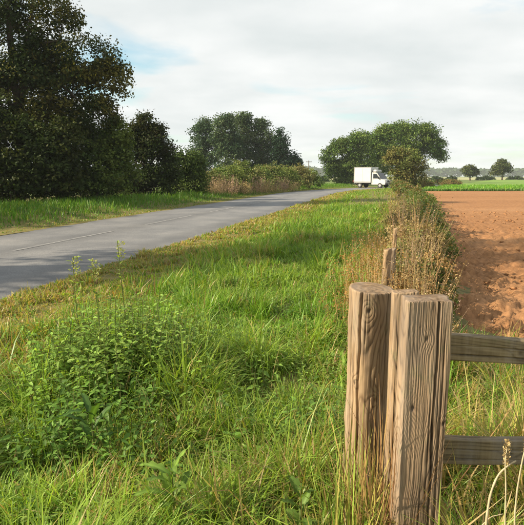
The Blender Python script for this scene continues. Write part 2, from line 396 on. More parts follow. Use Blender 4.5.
def grass_at(x, y, dscale, segs, name, hmul=1.0, tmin=HALF - 0.22, tmax=8.75, st_t=None):
    t = t_of(x, y) if st_t is None else st_t
    pn = fbm(x * 0.8, y * 0.8, 2.0, 3); pn2 = fbm(x * 1.9 + 40, y * 1.9, 6.0, 3)
    keep = (t > tmin + 0.22 * (pn2 - 0.5)) & (t < np.where(y > 4.3, 8.1, tmax))
    # thinner and shorter along the tarmac, bare patches
    edge_t = sstep(HALF + 0.4, 5.3 + 0.9 * (pn - 0.5), t)
    tuft = sstep(0.36, 0.58, vnoise(x * 7.5, y * 7.5, 31) * 0.6 + vnoise(x * 3.1, y * 3.1, 37) * 0.4)
    keep &= rng.random(len(x)) < (0.9 + 0.1 * edge_t) * (0.28 + 0.72 * np.maximum(tuft, 1 - edge_t))
    x, y, t, pn, pn2, edge_t = (q[keep] for q in (x, y, t, pn, pn2, edge_t)); n = len(x)
    # clumps share a lean
    cxn = vnoise(x * 2.6, y * 2.6, 11); cyn = vnoise(x * 2.6 + 50, y * 2.6, 12)
    phi = 2 * math.pi * (1.5 * cxn + 0.22 * rng.standard_normal(n)); loose = rng.random(n) < 0.3; phi = np.where(loose, rng.uniform(0, 6.28, n), phi)
    hgt = (0.095 + 0.115 * edge_t) * (0.55 + 0.80 * sstep(0.25, 0.75, pn2)) * hmul
    mound = np.exp(-(((x + 1.05) / 0.75)**2 + ((y - 3.75) / 0.7)**2)); hgt = hgt * (1 - 0.1 * mound)
    near_cam = 1 - sstep(1.6, 3.0, y); near_cam = 1 - sstep(2.4, 4.2, y); hgt = hgt * (1 + 0.22 * near_cam) * (0.6 + 0.8 * sstep(0.3, 0.7, vnoise(x * 5.2, y * 5.2, 44)))
    Ln = hgt * rng.uniform(0.55, 1.35, n)
    Wd = np.maximum(0.003 + 0.0085 * rng.random(n)**1.7, 0.0) * dscale * (1 + 0.35 * (1 - edge_t))
    th0 = np.abs(rng.normal(0.12, 0.16, n)); bend = np.abs(rng.normal(1.7, 0.9, n)) * (0.6 + 1.2 * cyn)
    z = Hgt(x, y) - 0.01 if st_t is None else 0.06 + 0 * x
    # colour
    dry = np.clip(0.98 - 1.1 * sstep(3.4 + 0.4 * (y < 6), 5.3 + 0.7 * (1 - sstep(4, 7, y)), t + 1.5 * (pn - 0.5)), 0, 1)
    dry = np.maximum(dry, 0.40 * sstep(0.58, 0.72, fbm(x * 1.1 + 9, y * 1.1, 1.0, 3)))
    dry = np.maximum(dry, 0.75 * sstep(6.7, 8.0, t) * (0.5 + pn2))
    dry = np.maximum(dry, 0.30 * (1 - sstep(2.0, 3.6, y)) * sstep(0.40, 0.6, fbm(x * 1.6, y * 1.6, 7.0, 3)) * 1.4)
    u = rng.random(n)
    lush = sstep(0.35, 0.7, fbm(x * 0.6 + 70, y * 0.6, 5.0, 2) + 0.25 * rng.standard_normal(n))[:, None]
    base = G_LUSH * lush + G_PALE * (1 - lush)
    dcol = np.where((u < 0.5)[:, None], G_YEL, np.where((u < 0.70)[:, None], G_ORG, G_DRY))
    isdry = (rng.random(n) < 0.045 + 0.70 * dry)[:, None]
    base = np.where(isdry, dcol, base) * rng.uniform(0.72, 1.22, n)[:, None]
    tip = base * 0.82 + np.where(isdry, G_DRY, G_YEL) * 0.18
    bot = base * 0.85
    return blades(name, np.stack([x, y, z], -1), Ln, Wd, th0, bend, phi, bot, tip, segs)

SEG = []
parts = []
x, y = verge_points(-0.2, 1.2, 900); parts.append(grass_at(x, y, 1.3, 3, 'verge_grass', 0.8))
x, y = verge_points(1.2, 3.0, 11500); parts.append(grass_at(x, y, 1.08, 3, 'verge_grass'))
x, y = verge_points(3.0, 6.0, 5600); parts.append(grass_at(x, y, 1.45, 3, 'verge_grass'))
x, y = verge_points(6.0, 12.0, 2300); parts.append(grass_at(x, y, 2.1, 2, 'verge_grass'))
s = rng.uniform(1, 14, 60000); t = rng.uniform(HALF - 0.25, 8.2, 60000); x, y = st(s, t); k = y > 12
parts.append(grass_at(x[k], y[k], 3.3, 2, 'verge_grass'))
s = rng.uniform(14, 64, 70000); t = rng.uniform(HALF - 0.25, 8.6, 70000); x, y = st(s, t)
parts.append(grass_at(x, y, 6.5, 2, 'verge_grass', st_t=t))

lab = ['sparse grass at the photographer\'s feet on the verge', 'long arching grass in the foreground before the round post', 'tall green grass beyond the nettles on the verge',
       'green and yellow verge grass halfway along the tarmac edge', 'bright verge grass beside the road before the bend', 'distant bright verge grass below the white van']
for o, l in zip(parts, lab): tag(o, l, 'grass', kind='stuff')

# far side grass (shaded bank)
s = rng.uniform(-8, 62, 46000); t = -(2.6 + 6.9 * rng.random(46000)**1.25); x, y = st(s, t)
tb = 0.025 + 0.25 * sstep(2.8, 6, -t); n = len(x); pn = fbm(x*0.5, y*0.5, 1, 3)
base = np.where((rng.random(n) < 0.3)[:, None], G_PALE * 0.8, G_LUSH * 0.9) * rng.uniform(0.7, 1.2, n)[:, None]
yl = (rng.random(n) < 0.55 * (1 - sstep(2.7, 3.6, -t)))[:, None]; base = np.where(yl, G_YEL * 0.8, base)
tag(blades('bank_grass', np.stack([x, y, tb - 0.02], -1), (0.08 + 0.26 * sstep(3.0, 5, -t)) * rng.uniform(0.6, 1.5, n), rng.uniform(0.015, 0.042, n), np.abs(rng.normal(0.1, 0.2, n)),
     np.abs(rng.normal(0.7, 0.4, n)), rng.uniform(0, 6.28, n), base * 0.8, base, 2), 'green grass on the shaded bank under the trees', 'grass', kind='stuff')

# green crop beyond the red field
yv = np.concatenate([np.arange(55.5, 70, 0.5), np.arange(70, 190, 4)]); xv = np.linspace(0, 1, 90)
Y, U = np.meshgrid(yv, xv, indexing='ij'); X = (17 + (Y - 55) * 0.50) + U * (50 + Y * 0.9)
Z = 0.22 + 0.10 * fbm(X * 0.6, Y * 0.6, 0, 3); Z[0] = 0.0
M_CROP = plain('crop_green', (0.115, 0.20, 0.03), (0.175, 0.265, 0.05), 0.5, bs=0.6, bd=0.1)
tag(mesh_np('green_field', np.stack([X, Y, Z], -1).reshape(-1, 3), grid_faces(len(yv), 90), mat=M_CROP, smooth=True), 'bright green crop field beyond the red soil', kind='structure')
n = 17000
yy = 54.6 + 22 * rng.random(n)**1.8; xx = 16.5 + (yy - 55) * 0.5 + rng.random(n) * 52
base = np.where((rng.random(n) < 0.2)[:, None], G_PALE, G_LUSH * 1.15) * rng.uniform(0.75, 1.2, n)[:, None]
dk = (yy < 55.6)[:, None]; base = np.where(dk, G_DARK * rng.uniform(0.8, 1.5, n)[:, None], base)  # front blades darker: dark grass margin, with the crop front's shade painted in
tag(blades('crop_leaves', np.stack([xx, yy, 0.16 * (yy > 55.6) + 0*yy], -1), rng.uniform(0.2, 0.42, n), rng.uniform(0.05, 0.11, n), np.abs(rng.normal(0.1, 0.2, n)), np.abs(rng.normal(0.5, 0.3, n)),
    rng.uniform(0, 6.28, n), base * 0.85, base, 2), 'leafy edge of the green crop along the red field', 'crop', kind='stuff')
# pale stubble far beyond
M_PALE = plain('pale_stubble', (0.24, 0.25, 0.11), (0.33, 0.32, 0.16), 0.02, bs=0)
xv = np.linspace(-200, 700, 30); yv = np.linspace(215, 620, 20); Y, X = np.meshgrid(yv, xv, indexing='ij')
tag(mesh_np('pale_field', np.stack([X, Y, 0.02 + 0*X], -1).reshape(-1, 3), grid_faces(20, 30), mat=M_PALE), 'pale stubble field in the distance', kind='structure')

# ------------------------------------------------------------------ foliage
def tubes(chains, nside=7):
    """chains: list of (points (k,3), radii (k))"""
    Vs, Fs, off = [], [], 0
    for P, Rr in chains:
        P = np.asarray(P, float); k = len(P)
        T = np.gradient(P, axis=0); T /= np.linalg.norm(T, axis=1)[:, None] + 1e-9
        up = np.array([0.3, 0.9, 0.1]) if abs(T[0][1]) < 0.9 else np.array([1, 0, 0.])
        A = np.cross(T, up); A /= np.linalg.norm(A, axis=1)[:, None] + 1e-9; B = np.cross(T, A)
        an = np.linspace(0, 2*math.pi, nside, endpoint=False)
        ring = P[:, None] + np.asarray(Rr)[:, None, None] * (np.cos(an)[None, :, None] * A[:, None] + np.sin(an)[None, :, None] * B[:, None])
        Vs.append(ring.reshape(-1, 3)); Fs.append(grid_faces(k, nside, True) + off); off += k * nside
    return np.concatenate(Vs), np.concatenate(Fs)
def leaves(centers, nrm, size, cols):
    """diamond leaves, two faces each, folded a little on the midrib"""
    n = len(centers)
    a = rng.standard_normal((n, 3)); t = np.cross(nrm, a); t /= np.linalg.norm(t, axis=1)[:, None] + 1e-9; b = np.cross(nrm, t)
    s = size[:, None]
    V = np.stack([centers - t*s*0.6, centers + b*s*0.36 + nrm*s*0.10, centers + t*s*0.6, centers - b*s*0.36 + nrm*s*0.10], 1).reshape(-1, 3)
    F = (np.array([[0, 1, 2], [0, 2, 3]])[None] + 4 * np.arange(n)[:, None, None]).reshape(-1, 3)
    return V, F, np.repeat(cols, 4, 0)
def unit(v): return v / (np.linalg.norm(v, axis=-1, keepdims=True) + 1e-9)

def tree(name, label, cat, base, lobes, nleaf, lsize, col, colvar=None, trunk_r=0.2, group=None, clump=0.45, per=28, gap=0.42, nstem=1, shell=0.45, trunk_name='trunk', crown_name='crown', mat=None):
    """lobes: world ellipsoids (x,y,z,rx,ry,rz); base: (x,y). crown = leaf clumps through the lobes' volume, limbs to the lobes"""
    base = np.array([base[0], base[1], 0.0]); root = thing(name, label, cat, tuple(base), group)
    lob = np.array(lobes, float); vol = lob[:, 3] * lob[:, 5]; pr = vol / vol.sum()
    nc = max(4, nleaf // per); li = rng.choice(len(lob), int(nc * 1.7), p=pr)
    d = unit(rng.standard_normal((len(li), 3))); d[:, 2] = np.where(d[:, 2] < -0.55, -d[:, 2], d[:, 2])
    rr = 1 - shell * rng.random(len(li))**1.4; rr *= 1 + 0.11 * np.clip(rng.standard_normal(len(li)), -2, 1.6)
    cc = lob[li, :3] + d * lob[li, 3:] * rr[:, None]
    f = fbm(cc[:, 0] * 0.9 / clump * 0.5, cc[:, 1] * 0.9 / clump * 0.5, cc[:, 2] * 0.9 / clump * 0.5, 2)
    k = (f > gap - 0.04 * rng.standard_normal(len(f))) & (cc[:, 2] > 0.12)
    cc, d = cc[k][:nc], d[k][:nc]
    nl = len(cc) * per
    ci = np.repeat(np.arange(len(cc)), per)
    csz = clump * rng.uniform(0.6, 1.35, len(cc))
    off = np.clip(rng.standard_normal((nl, 3)), -1.7, 1.7) * csz[ci][:, None] * np.array([0.55, 0.55, 0.36])
    pos = cc[ci] + off; pos[:, 2] = np.maximum(pos[:, 2], 0.05)
    nr = unit(0.5 * d[ci] + np.array([0, 0, 0.55]) + 0.75 * rng.standard_normal((nl, 3)))
    cv = np.asarray(col)[None] * np.ones((len(cc), 3))
    if colvar is not None:
        w = sstep(0.35, 0.65, fbm(cc[:, 0] * 0.5, cc[:, 1] * 0.5, cc[:, 2] * 0.5, 2) + 0.16 * rng.standard_normal(len(cc)))[:, None]
        cv = cv * (1 - w) + np.asarray(colvar)[None] * w
    cv = cv * rng.uniform(0.75, 1.25, len(cc))[:, None]
    lc = cv[ci] * rng.uniform(0.75, 1.25, nl)[:, None]
    V, F, Cc = leaves(pos, nr, lsize * rng.uniform(0.6, 1.3, nl), lc)
    mesh_np(crown_name, V - base, F, Cc, mat or M_LEAF, root)
    # trunk, limbs and twigs
    ch = []
    top = lob[np.argmax(lob[:, 2] + lob[:, 5])]; zlow = (lob[:, 2] - lob[:, 5]).min()
    for q in range(nstem):
        b0 = base + np.array([rng.uniform(-1, 1), rng.uniform(-1, 1), 0]) * trunk_r * (0 if nstem == 1 else 2.2)
        tp = np.array([top[0], top[1], top[2]]) if q == 0 else lob[rng.integers(len(lob)), :3]
        kk = np.linspace(0, 1, 9)[:, None]
        P = b0 * (1 - kk) + tp * kk; P[:, :2] += (0.25 * trunk_r * 4 * np.sin(kk * 5 + q) * (kk * (1 - kk)) * 2)
        P[0, 2] = -0.15
        rad = trunk_r / math.sqrt(nstem) * (1 - 0.82 * kk[:, 0]); rad[0] *= 1.35
        ch.append((P, rad))
        fork = P[3]
        for j, lo in enumerate(lob):
            a0 = P[min(8, 2 + (j % 4))]; e = lo[:3]
            m = (a0 + e) / 2 + np.array([0, 0, 0.12 * np.linalg.norm(e - a0)])
            if q == 0: ch.append((np.array([a0, (a0 + m) / 2 + 0.02, m, e]), np.array([0.42, 0.34, 0.25, 0.10]) * trunk_r))
    for j in rng.choice(len(cc), min(len(cc), 90), replace=False):
        lo = lob[np.argmin(np.linalg.norm(lob[:, :3] - cc[j], axis=1)), :3]
        ch.append((np.array([lo, (lo + cc[j]) / 2 + np.array([0, 0, 0.05]), cc[j]]), np.array([0.10, 0.06, 0.02]) * trunk_r))
    V, F = tubes(ch, 6)
    mesh_np(trunk_name, V - base, F, mat=M_BARK, parent=root, smooth=True)
    return root

def px_lobes(depth, items, ry=0.9):
    """(u, v, radius px[, radius v px[, depth shift m]]) -> ellipsoids standing at that distance"""
    o = []
    for it in items:
        u, v, r = it[:3]; rv = it[3] if len(it) > 3 else r; dd = it[4] if len(it) > 4 else 0
        p = at_y(u, v, depth + dd); k = (depth + dd) / F_PX
        o.append((p[0], p[1], p[2], r * k, r * k * ry, rv * k))
    return o

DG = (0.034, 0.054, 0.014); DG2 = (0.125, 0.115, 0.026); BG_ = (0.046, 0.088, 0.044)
# left roadside trees
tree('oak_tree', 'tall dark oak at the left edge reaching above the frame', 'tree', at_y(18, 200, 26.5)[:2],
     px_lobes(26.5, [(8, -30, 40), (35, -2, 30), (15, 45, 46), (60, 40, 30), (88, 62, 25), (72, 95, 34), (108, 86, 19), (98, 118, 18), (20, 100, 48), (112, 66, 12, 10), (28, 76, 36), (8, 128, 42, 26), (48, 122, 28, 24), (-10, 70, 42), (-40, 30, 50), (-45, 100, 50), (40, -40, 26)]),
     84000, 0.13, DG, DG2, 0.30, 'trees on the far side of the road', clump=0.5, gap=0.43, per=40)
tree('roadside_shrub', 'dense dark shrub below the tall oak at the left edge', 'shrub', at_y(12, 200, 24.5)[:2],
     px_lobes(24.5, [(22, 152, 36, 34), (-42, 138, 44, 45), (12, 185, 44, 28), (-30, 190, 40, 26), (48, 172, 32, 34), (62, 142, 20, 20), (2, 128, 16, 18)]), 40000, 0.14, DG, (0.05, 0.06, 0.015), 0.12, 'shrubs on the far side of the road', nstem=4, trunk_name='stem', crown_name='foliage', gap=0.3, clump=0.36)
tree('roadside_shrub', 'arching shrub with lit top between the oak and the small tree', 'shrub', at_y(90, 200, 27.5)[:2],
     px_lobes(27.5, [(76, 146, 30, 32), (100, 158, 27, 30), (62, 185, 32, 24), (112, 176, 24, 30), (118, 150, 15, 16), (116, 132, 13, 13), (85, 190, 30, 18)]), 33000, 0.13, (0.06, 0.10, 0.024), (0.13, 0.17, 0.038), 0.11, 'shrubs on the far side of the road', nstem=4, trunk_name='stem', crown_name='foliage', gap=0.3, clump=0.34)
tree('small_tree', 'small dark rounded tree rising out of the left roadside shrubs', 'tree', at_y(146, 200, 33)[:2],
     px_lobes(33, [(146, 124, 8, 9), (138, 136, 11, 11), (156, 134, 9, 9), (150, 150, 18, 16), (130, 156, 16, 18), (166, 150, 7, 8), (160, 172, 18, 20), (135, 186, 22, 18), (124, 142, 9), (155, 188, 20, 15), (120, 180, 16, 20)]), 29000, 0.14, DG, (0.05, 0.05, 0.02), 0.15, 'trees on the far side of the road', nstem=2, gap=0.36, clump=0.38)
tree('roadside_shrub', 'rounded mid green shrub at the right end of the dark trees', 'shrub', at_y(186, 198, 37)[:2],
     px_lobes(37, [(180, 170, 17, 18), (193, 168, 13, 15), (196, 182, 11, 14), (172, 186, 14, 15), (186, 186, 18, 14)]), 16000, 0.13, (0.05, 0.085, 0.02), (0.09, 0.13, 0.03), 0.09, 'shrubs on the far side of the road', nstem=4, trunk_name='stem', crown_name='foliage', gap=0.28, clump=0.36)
# the row goes on out of the frame to the left (it shades the road and the verge)
tree('oak_tree', 'oak beyond the left edge of the view throwing shade over the verge', 'tree', (-15.5, 6.2),
     [(-15.5, 6.2, 8.0, 2.3, 2.0, 2.4), (-15.0, 6.6, 10.6, 2.1, 1.9, 2.0), (-15.2, 6.3, 13.0, 1.7, 1.6, 1.7), (-15.8, 5.6, 5.6, 2.0, 1.6, 1.6), (-14.0, 6.4, 6.6, 1.5, 1.3, 1.4), (-15, 6.4, 3, 1.6, 1.4, 1.8)], 7500, 0.2, DG, DG2, 0.3, 'trees on the far side of the road', gap=0.4)
tree('roadside_shrub', 'low shrub beyond the left edge beside the road bank', 'shrub', (-14.5, 15.5),
     [(-14.5, 15.5, 2.2, 2.6, 3.4, 2.4), (-15, 19, 2.4, 2.4, 2.6, 2.6), (-14, 11.5, 1.7, 2, 2.2, 1.9)], 7000, 0.2, DG, DG2, 0.12, 'shrubs on the far side of the road', nstem=4, trunk_name='stem', crown_name='foliage', gap=0.28)

# the far dark group behind the hedge
for (u, items, l, kind) in [
    (204, [(203, 137, 11, 15), (208, 155, 14, 18), (198, 160, 10, 14), (206, 126, 8, 8), (204, 170, 12, 9)], 'leftmost tall dark tree behind the far hedge', 0),
    (225, [(224, 132, 11, 15), (228, 152, 14, 18), (218, 150, 11, 16), (226, 122, 8, 7), (225, 170, 13, 9)], 'second tall tree from the left behind the far hedge', 0),
    (243, [(242, 130, 11, 15), (247, 150, 13, 18), (236, 150, 11, 16), (243, 120, 8, 6), (244, 170, 13, 9)], 'tallest dark tree in the middle of the far group', 0),
    (263, [(262, 138, 11, 16), (266, 155, 13, 18), (256, 155, 10, 16), (260, 126, 7, 7), (264, 170, 13, 9)], 'broad dark tree right of the tallest in the far group', 0),
    (281, [(281, 142, 6, 8), (281, 152, 9, 10), (282, 163, 11, 12), (280, 134, 3, 5), (281, 172, 11, 7)], 'pointed dark conifer at the right of the far group', 1),
    (295, [(295, 158, 4, 6), (295, 166, 6, 8), (295, 174, 6, 6)], 'small narrow conifer ending the far group on the right', 1)]:
    dep = 84 + rng.uniform(-3, 3)
    tree('conifer' if kind else 'tall_tree', l, 'tree', at_y(u, 180, dep)[:2], px_lobes(dep, items), 13500 if not kind else 7500, 0.25, BG_ if kind == 0 else (0.025, 0.055, 0.03), (0.095, 0.135, 0.06) if kind == 0 else None, 0.28, 'dark trees behind the far hedge', clump=0.7, gap=0.36)

# oaks at the bend
tree('oak_tree', 'large rounded oak beside the road bend behind the brownish bush', 'tree', at_y(408, 184, 98)[:2],
     px_lobes(98, [(392, 146, 24, 20), (416, 141, 22, 17), (360, 142, 12, 10), (372, 152, 18, 18), (430, 150, 13, 13), (402, 131, 12, 8), (424, 133, 10, 8), (439, 157, 7, 9), (385, 135, 10, 8), (380, 168, 16, 14), (436, 146, 8, 8), (405, 158, 20, 12)]),
     42000, 0.28, (0.075, 0.135, 0.03), (0.15, 0.21, 0.05), 0.5, 'oaks at the road bend', clump=0.85, gap=0.36)
tree('oak_tree', 'lower dark green oak left of the large one behind the van', 'tree', at_y(346, 184, 92)[:2],
     px_lobes(92, [(342, 152, 14, 13), (357, 148, 14, 13), (329, 160, 8, 9), (352, 168, 14, 14), (336, 172, 11, 11), (366, 172, 13, 13), (348, 180, 14, 7)]),
     26000, 0.27, (0.068, 0.12, 0.03), (0.13, 0.185, 0.045), 0.4, 'oaks at the road bend', clump=0.75, gap=0.34)
tree('hawthorn_bush', 'brownish green rounded bush at the hedge end beside the van', 'bush', at_y(404, 189, 62)[:2],
     px_lobes(62, [(405, 162, 13, 10), (393, 160, 9, 8), (418, 165, 9, 8), (405, 175, 12, 9), (396, 154, 7, 6), (412, 155, 7, 6), (404, 183, 13, 6), (396, 176, 8, 9), (418, 177, 9, 8), (410, 186, 12, 4)]), 14000, 0.18, (0.14, 0.18, 0.048), (0.20, 0.175, 0.062), 0.12, None, nstem=3, gap=0.36, clump=0.5, trunk_name='stem', crown_name='foliage')

# far side hedge between the road and the dark group
hb = [(214, 41, 2.0), (229, 43, 2.5), (244, 46, 3.0), (258, 49, 2.5), (272, 52, 2.9), (286, 55, 2.6), (299, 58, 2.9), (309, 61, 2.4)]
ordn = ['first', 'second', 'third', 'fourth', 'fifth', 'sixth', 'seventh', 'eighth', 'ninth', 'tenth', 'eleventh', 'twelfth', 'thirteenth', 'fourteenth', 'fifteenth', 'sixteenth']
for i, (u, dep, h) in enumerate(hb):
    p = at_y(u, 190, dep); r = 1.25
    lo = [(p[0], p[1] + 0.6, h * 0.55, r, 1.2, h * 0.42), (p[0] + 0.5, p[1] + 0.4, h * 0.36, r, 1.1, h * 0.36), (p[0] - 0.6, p[1] + 0.5, h * 0.45, r * 0.8, 1.1, h * 0.44)]
    c1, c2 = [((0.14, 0.19, 0.05), (0.25, 0.23, 0.095)), ((0.11, 0.17, 0.042), (0.19, 0.23, 0.06))][i % 2]
    tree('hedge_bush', f'{ordn[i]} hedge bush from the left along the far side of the road', 'bush', (p[0], p[1] + 0.5), lo, 6000, 0.135, c1, c2, 0.06, 'hedge along the far side of the road', nstem=3, gap=0.3, clump=0.35, trunk_name='stem', crown_name='foliage')

# dry seed heads in front of that hedge
def stems(name, label, cat, loc, n, h, spread, col, tipcol, group=None, w=0.005, seed_leaf=0, leafcol=None, lean=0.18, lsz=0.03, fl=0.45):
    root = thing(name, label, cat, (loc[0], loc[1], loc[2] if len(loc) > 2 else 0), group)
    a = rng.uniform(0, 6.28, n); rr = spread * np.sqrt(rng.random(n))
    P = np.stack([rr * np.cos(a), rr * np.sin(a), -0.03 + 0*a], -1); Ln = h * (0.35 + 0.75 * rng.random(n)**0.8)
    th0 = np.abs(rng.normal(0.05, lean * 0.6, n)); bd = rng.normal(0.15, lean, n); ph = np.where(rng.random(n) < 0.6, a, rng.uniform(0, 6.28, n))
    cv = np.asarray(col)[None] * rng.uniform(0.7, 1.25, n)[:, None]
    blades('stem', P, Ln, w * rng.uniform(0.7, 1.3, n), th0, bd, ph, cv, cv * 0.4 + np.asarray(tipcol) * 0.6, 4, M_DRY, root)
    if seed_leaf:
        si = np.repeat(np.arange(n), seed_leaf); m = len(si)
        tt = 1 - fl * rng.random(m); th = th0[si] + bd[si] * 0.35
        Dv = np.stack([np.cos(ph), np.sin(ph), 0*ph], -1)[si]
        q = P[si] + (Ln[si] * tt)[:, None] * (np.cos(th)[:, None] * np.array([0, 0, 1.]) + np.sin(th)[:, None] * Dv) + rng.standard_normal((m, 3)) * lsz * 0.8
        lc = np.asarray(leafcol if leafcol is not None else tipcol)[None] * rng.uniform(0.6, 1.35, m)[:, None]
        V, F, Cc = leaves(q, unit(rng.standard_normal((m, 3))), lsz * rng.uniform(0.5, 1.4, m), lc)
        mesh_np('seed_head' if cat == 'weed' else 'leaf_mass', V, F, Cc, M_DRY if leafcol is None else M_WEED, root)
    return root
TAN = (0.46, 0.34, 0.17); RUST = (0.30, 0.155, 0.075); PINK = (0.36, 0.25, 0.19)
for i, (u, dep) in enumerate([(210, 39), (224, 40.5), (237, 43), (250, 45.5), (262, 48), (275, 51), (288, 54)]):
    p = at_y(u, 190, dep)
    stems('dry_willowherb', f'{ordn[i]} faded pinkish weed clump from the left before the far hedge', 'weed', (p[0], p[1] - 0.7, 0.1), 150, [1.3, 1.6, 1.1, 1.5, 1.2, 1.4, 1.0][i], 1.1, TAN, PINK if i % 2 else TAN, 'faded weeds before the far hedge', 0.014, 14, None, 0.35, 0.06, 0.7)

# weeds and brambles along the field fence
def fence_xy(y, t=7.75): return C0[0] + (t + (y - C0[1]) * math.sin(AZ0)) / math.cos(AZ0)
BRG = (0.10, 0.16, 0.04); BRB = (0.20, 0.15, 0.065)
bl = [(5.9, 8.0, 0.72), (7.6, 8.08, 0.95), (9.2, 8.3, 1.0), (11.2, 8.35, 1.1), (13.5, 8.4, 1.1), (16.5, 8.5, 1.05), (20, 8.6, 1.05), (24, 8.8, 1.05), (28.5, 8.8, 1.05), (33, 8.8, 1.1), (38, 8.7, 1.1), (43, 8.6, 1.1), (48, 8.5, 1.2), (53, 8.4, 1.3)]
for i, (y, t, h) in enumerate(bl):
    x = fence_xy(y, t); r = min(0.20 + 0.02 * y, 0.7); q = 0.24 * (y if y < 30 else 30) ** 0.55
    lo = [(x, y, h * 0.5, r * 0.8, q, h * 0.42), (x + 0.15, y + q * 0.7, h * 0.42, r * 0.7, q, h * 0.38), (x - 0.1, y - q * 0.8, h * 0.34, r * 0.6, q * 0.9, h * 0.34)]
    nl, ls = (7000, 0.043) if y < 12 else ((5000, 0.066) if y < 25 else (2800, 0.12))
    tree('bramble_bush', f'{ordn[i]} bramble bush from the posts along the red field', 'bush', (x, y), lo, nl, ls, BRG, BRB if i % 2 else (0.11, 0.13, 0.04), 0.025, 'brambles along the edge of the red field', nstem=4, gap=0.36, clump=0.13 if y < 12 else 0.2, trunk_name='stem', crown_name='foliage', mat=M_WEED)
dl_ = [(3.2, 7.8, 0.62), (3.7, 7.9, 0.68), (4.2, 7.8, 0.8), (4.8, 7.95, 0.84), (5.5, 7.85, 1.0), (6.3, 7.95, 0.98), (7.4, 7.95, 1.2), (8.6, 8.0, 1.1), (10.2, 7.95, 1.15), (12.4, 8.0, 1.05), (15, 8.0, 1.0)]
for i, (y, t, h) in enumerate(dl_):
    x = fence_xy(y, t)
    stems('dry_weed_clump', f'{ordn[i]} clump of tan dead stems from the posts along the fence line', 'weed', (x, y, float(Hgt(x, y))), 95 if i < 8 else 60, h, 0.10 + 0.022 * y,
          [RUST, (0.33, 0.24, 0.12), (0.2, 0.17, 0.07)][i % 3], [TAN, PINK, TAN][i % 3], 'dead weed stems along the fence line', 0.0036 + 0.0005 * y, 26, None if i % 3 else (0.26, 0.16, 0.07), 0.36, 0.006 + 0.0009 * y, 0.85)
for i, (y, t, h, c1, c2) in enumerate([(4.0, 7.98, 0.62, (0.26, 0.18, 0.075), (0.34, 0.25, 0.11)), (4.9, 7.8, 0.72, (0.30, 0.22, 0.09), (0.22, 0.13, 0.055)), (5.8, 8.08, 0.8, (0.22, 0.19, 0.06), (0.32, 0.2, 0.08)), (6.9, 7.85, 0.9, (0.33, 0.25, 0.11), (0.16, 0.17, 0.05)), (8.4, 7.9, 0.95, (0.25, 0.2, 0.08), (0.33, 0.26, 0.12)), (10.2, 7.95, 0.95, (0.3, 0.24, 0.1), (0.15, 0.17, 0.05)), (12.5, 7.95, 0.95, (0.26, 0.21, 0.09), (0.17, 0.18, 0.06))]):
    x = fence_xy(y, t); q = 0.10 + 0.025 * y
    tree('withered_bush', f'{ordn[i]} withered brown leafy clump from the posts among the dead stems', 'bush', (x, y), [(x, y, h * 0.5, q, q * 1.5, h * 0.45), (x + 0.06, y + q, h * 0.35, q, q * 1.4, h * 0.33)], 3800, 0.016 + 0.0025 * y, c1, c2, 0.015, 'withered clumps along the fence line', nstem=5, gap=0.38, clump=0.07 + 0.006 * y, shell=0.7, trunk_name='stem', crown_name='foliage', mat=M_DRY)
# low orange-brown leaves left of the fence
for i, (u, v, dep) in enumerate([(362, 290, 4.6), (374, 278, 5.3), (367, 262, 6.4), (380, 250, 7.6), (372, 245, 8.8)]):
    p = at_y(u, v, dep); h = p[2] + 0.12
    stems('russet_dock', ['nearest', 'second nearest', 'middle', 'second farthest', 'farthest'][i] + ' low clump of orange-brown leaves left of the old stakes', 'weed', (p[0], p[1], float(Hgt(p[0], p[1]))), 90, max(0.35, h), 0.34, TAN, TAN,
          'orange-brown leaf clumps by the old stakes', 0.005, 20, (0.36, 0.20, 0.07), 0.28, 0.016, 0.8)

for i, sq in enumerate((70, 74.5, 79, 84, 89, 95, 101)):
    x, y = (float(q) for q in st(sq, 4.4)); h = 0.95
    if i < 2: x, y, h = (20.0, 65.5, 1.1) if i == 0 else (21.6, 69.0, 1.1)
    tree('roadside_bush', f'{ordn[i]} low bush beyond the brownish bush where the road goes on', 'bush', (x, y), [(x, y, h * 0.5, 1.3, 2.4, h * 0.5), (x + 0.5, y + 2, h * 0.4, 1.2, 2, h * 0.42)], 3200, 0.16, (0.07, 0.11, 0.03), BRB, 0.04, 'low bushes beyond the road bend', nstem=3, gap=0.28, clump=0.35, trunk_name='stem', crown_name='foliage')

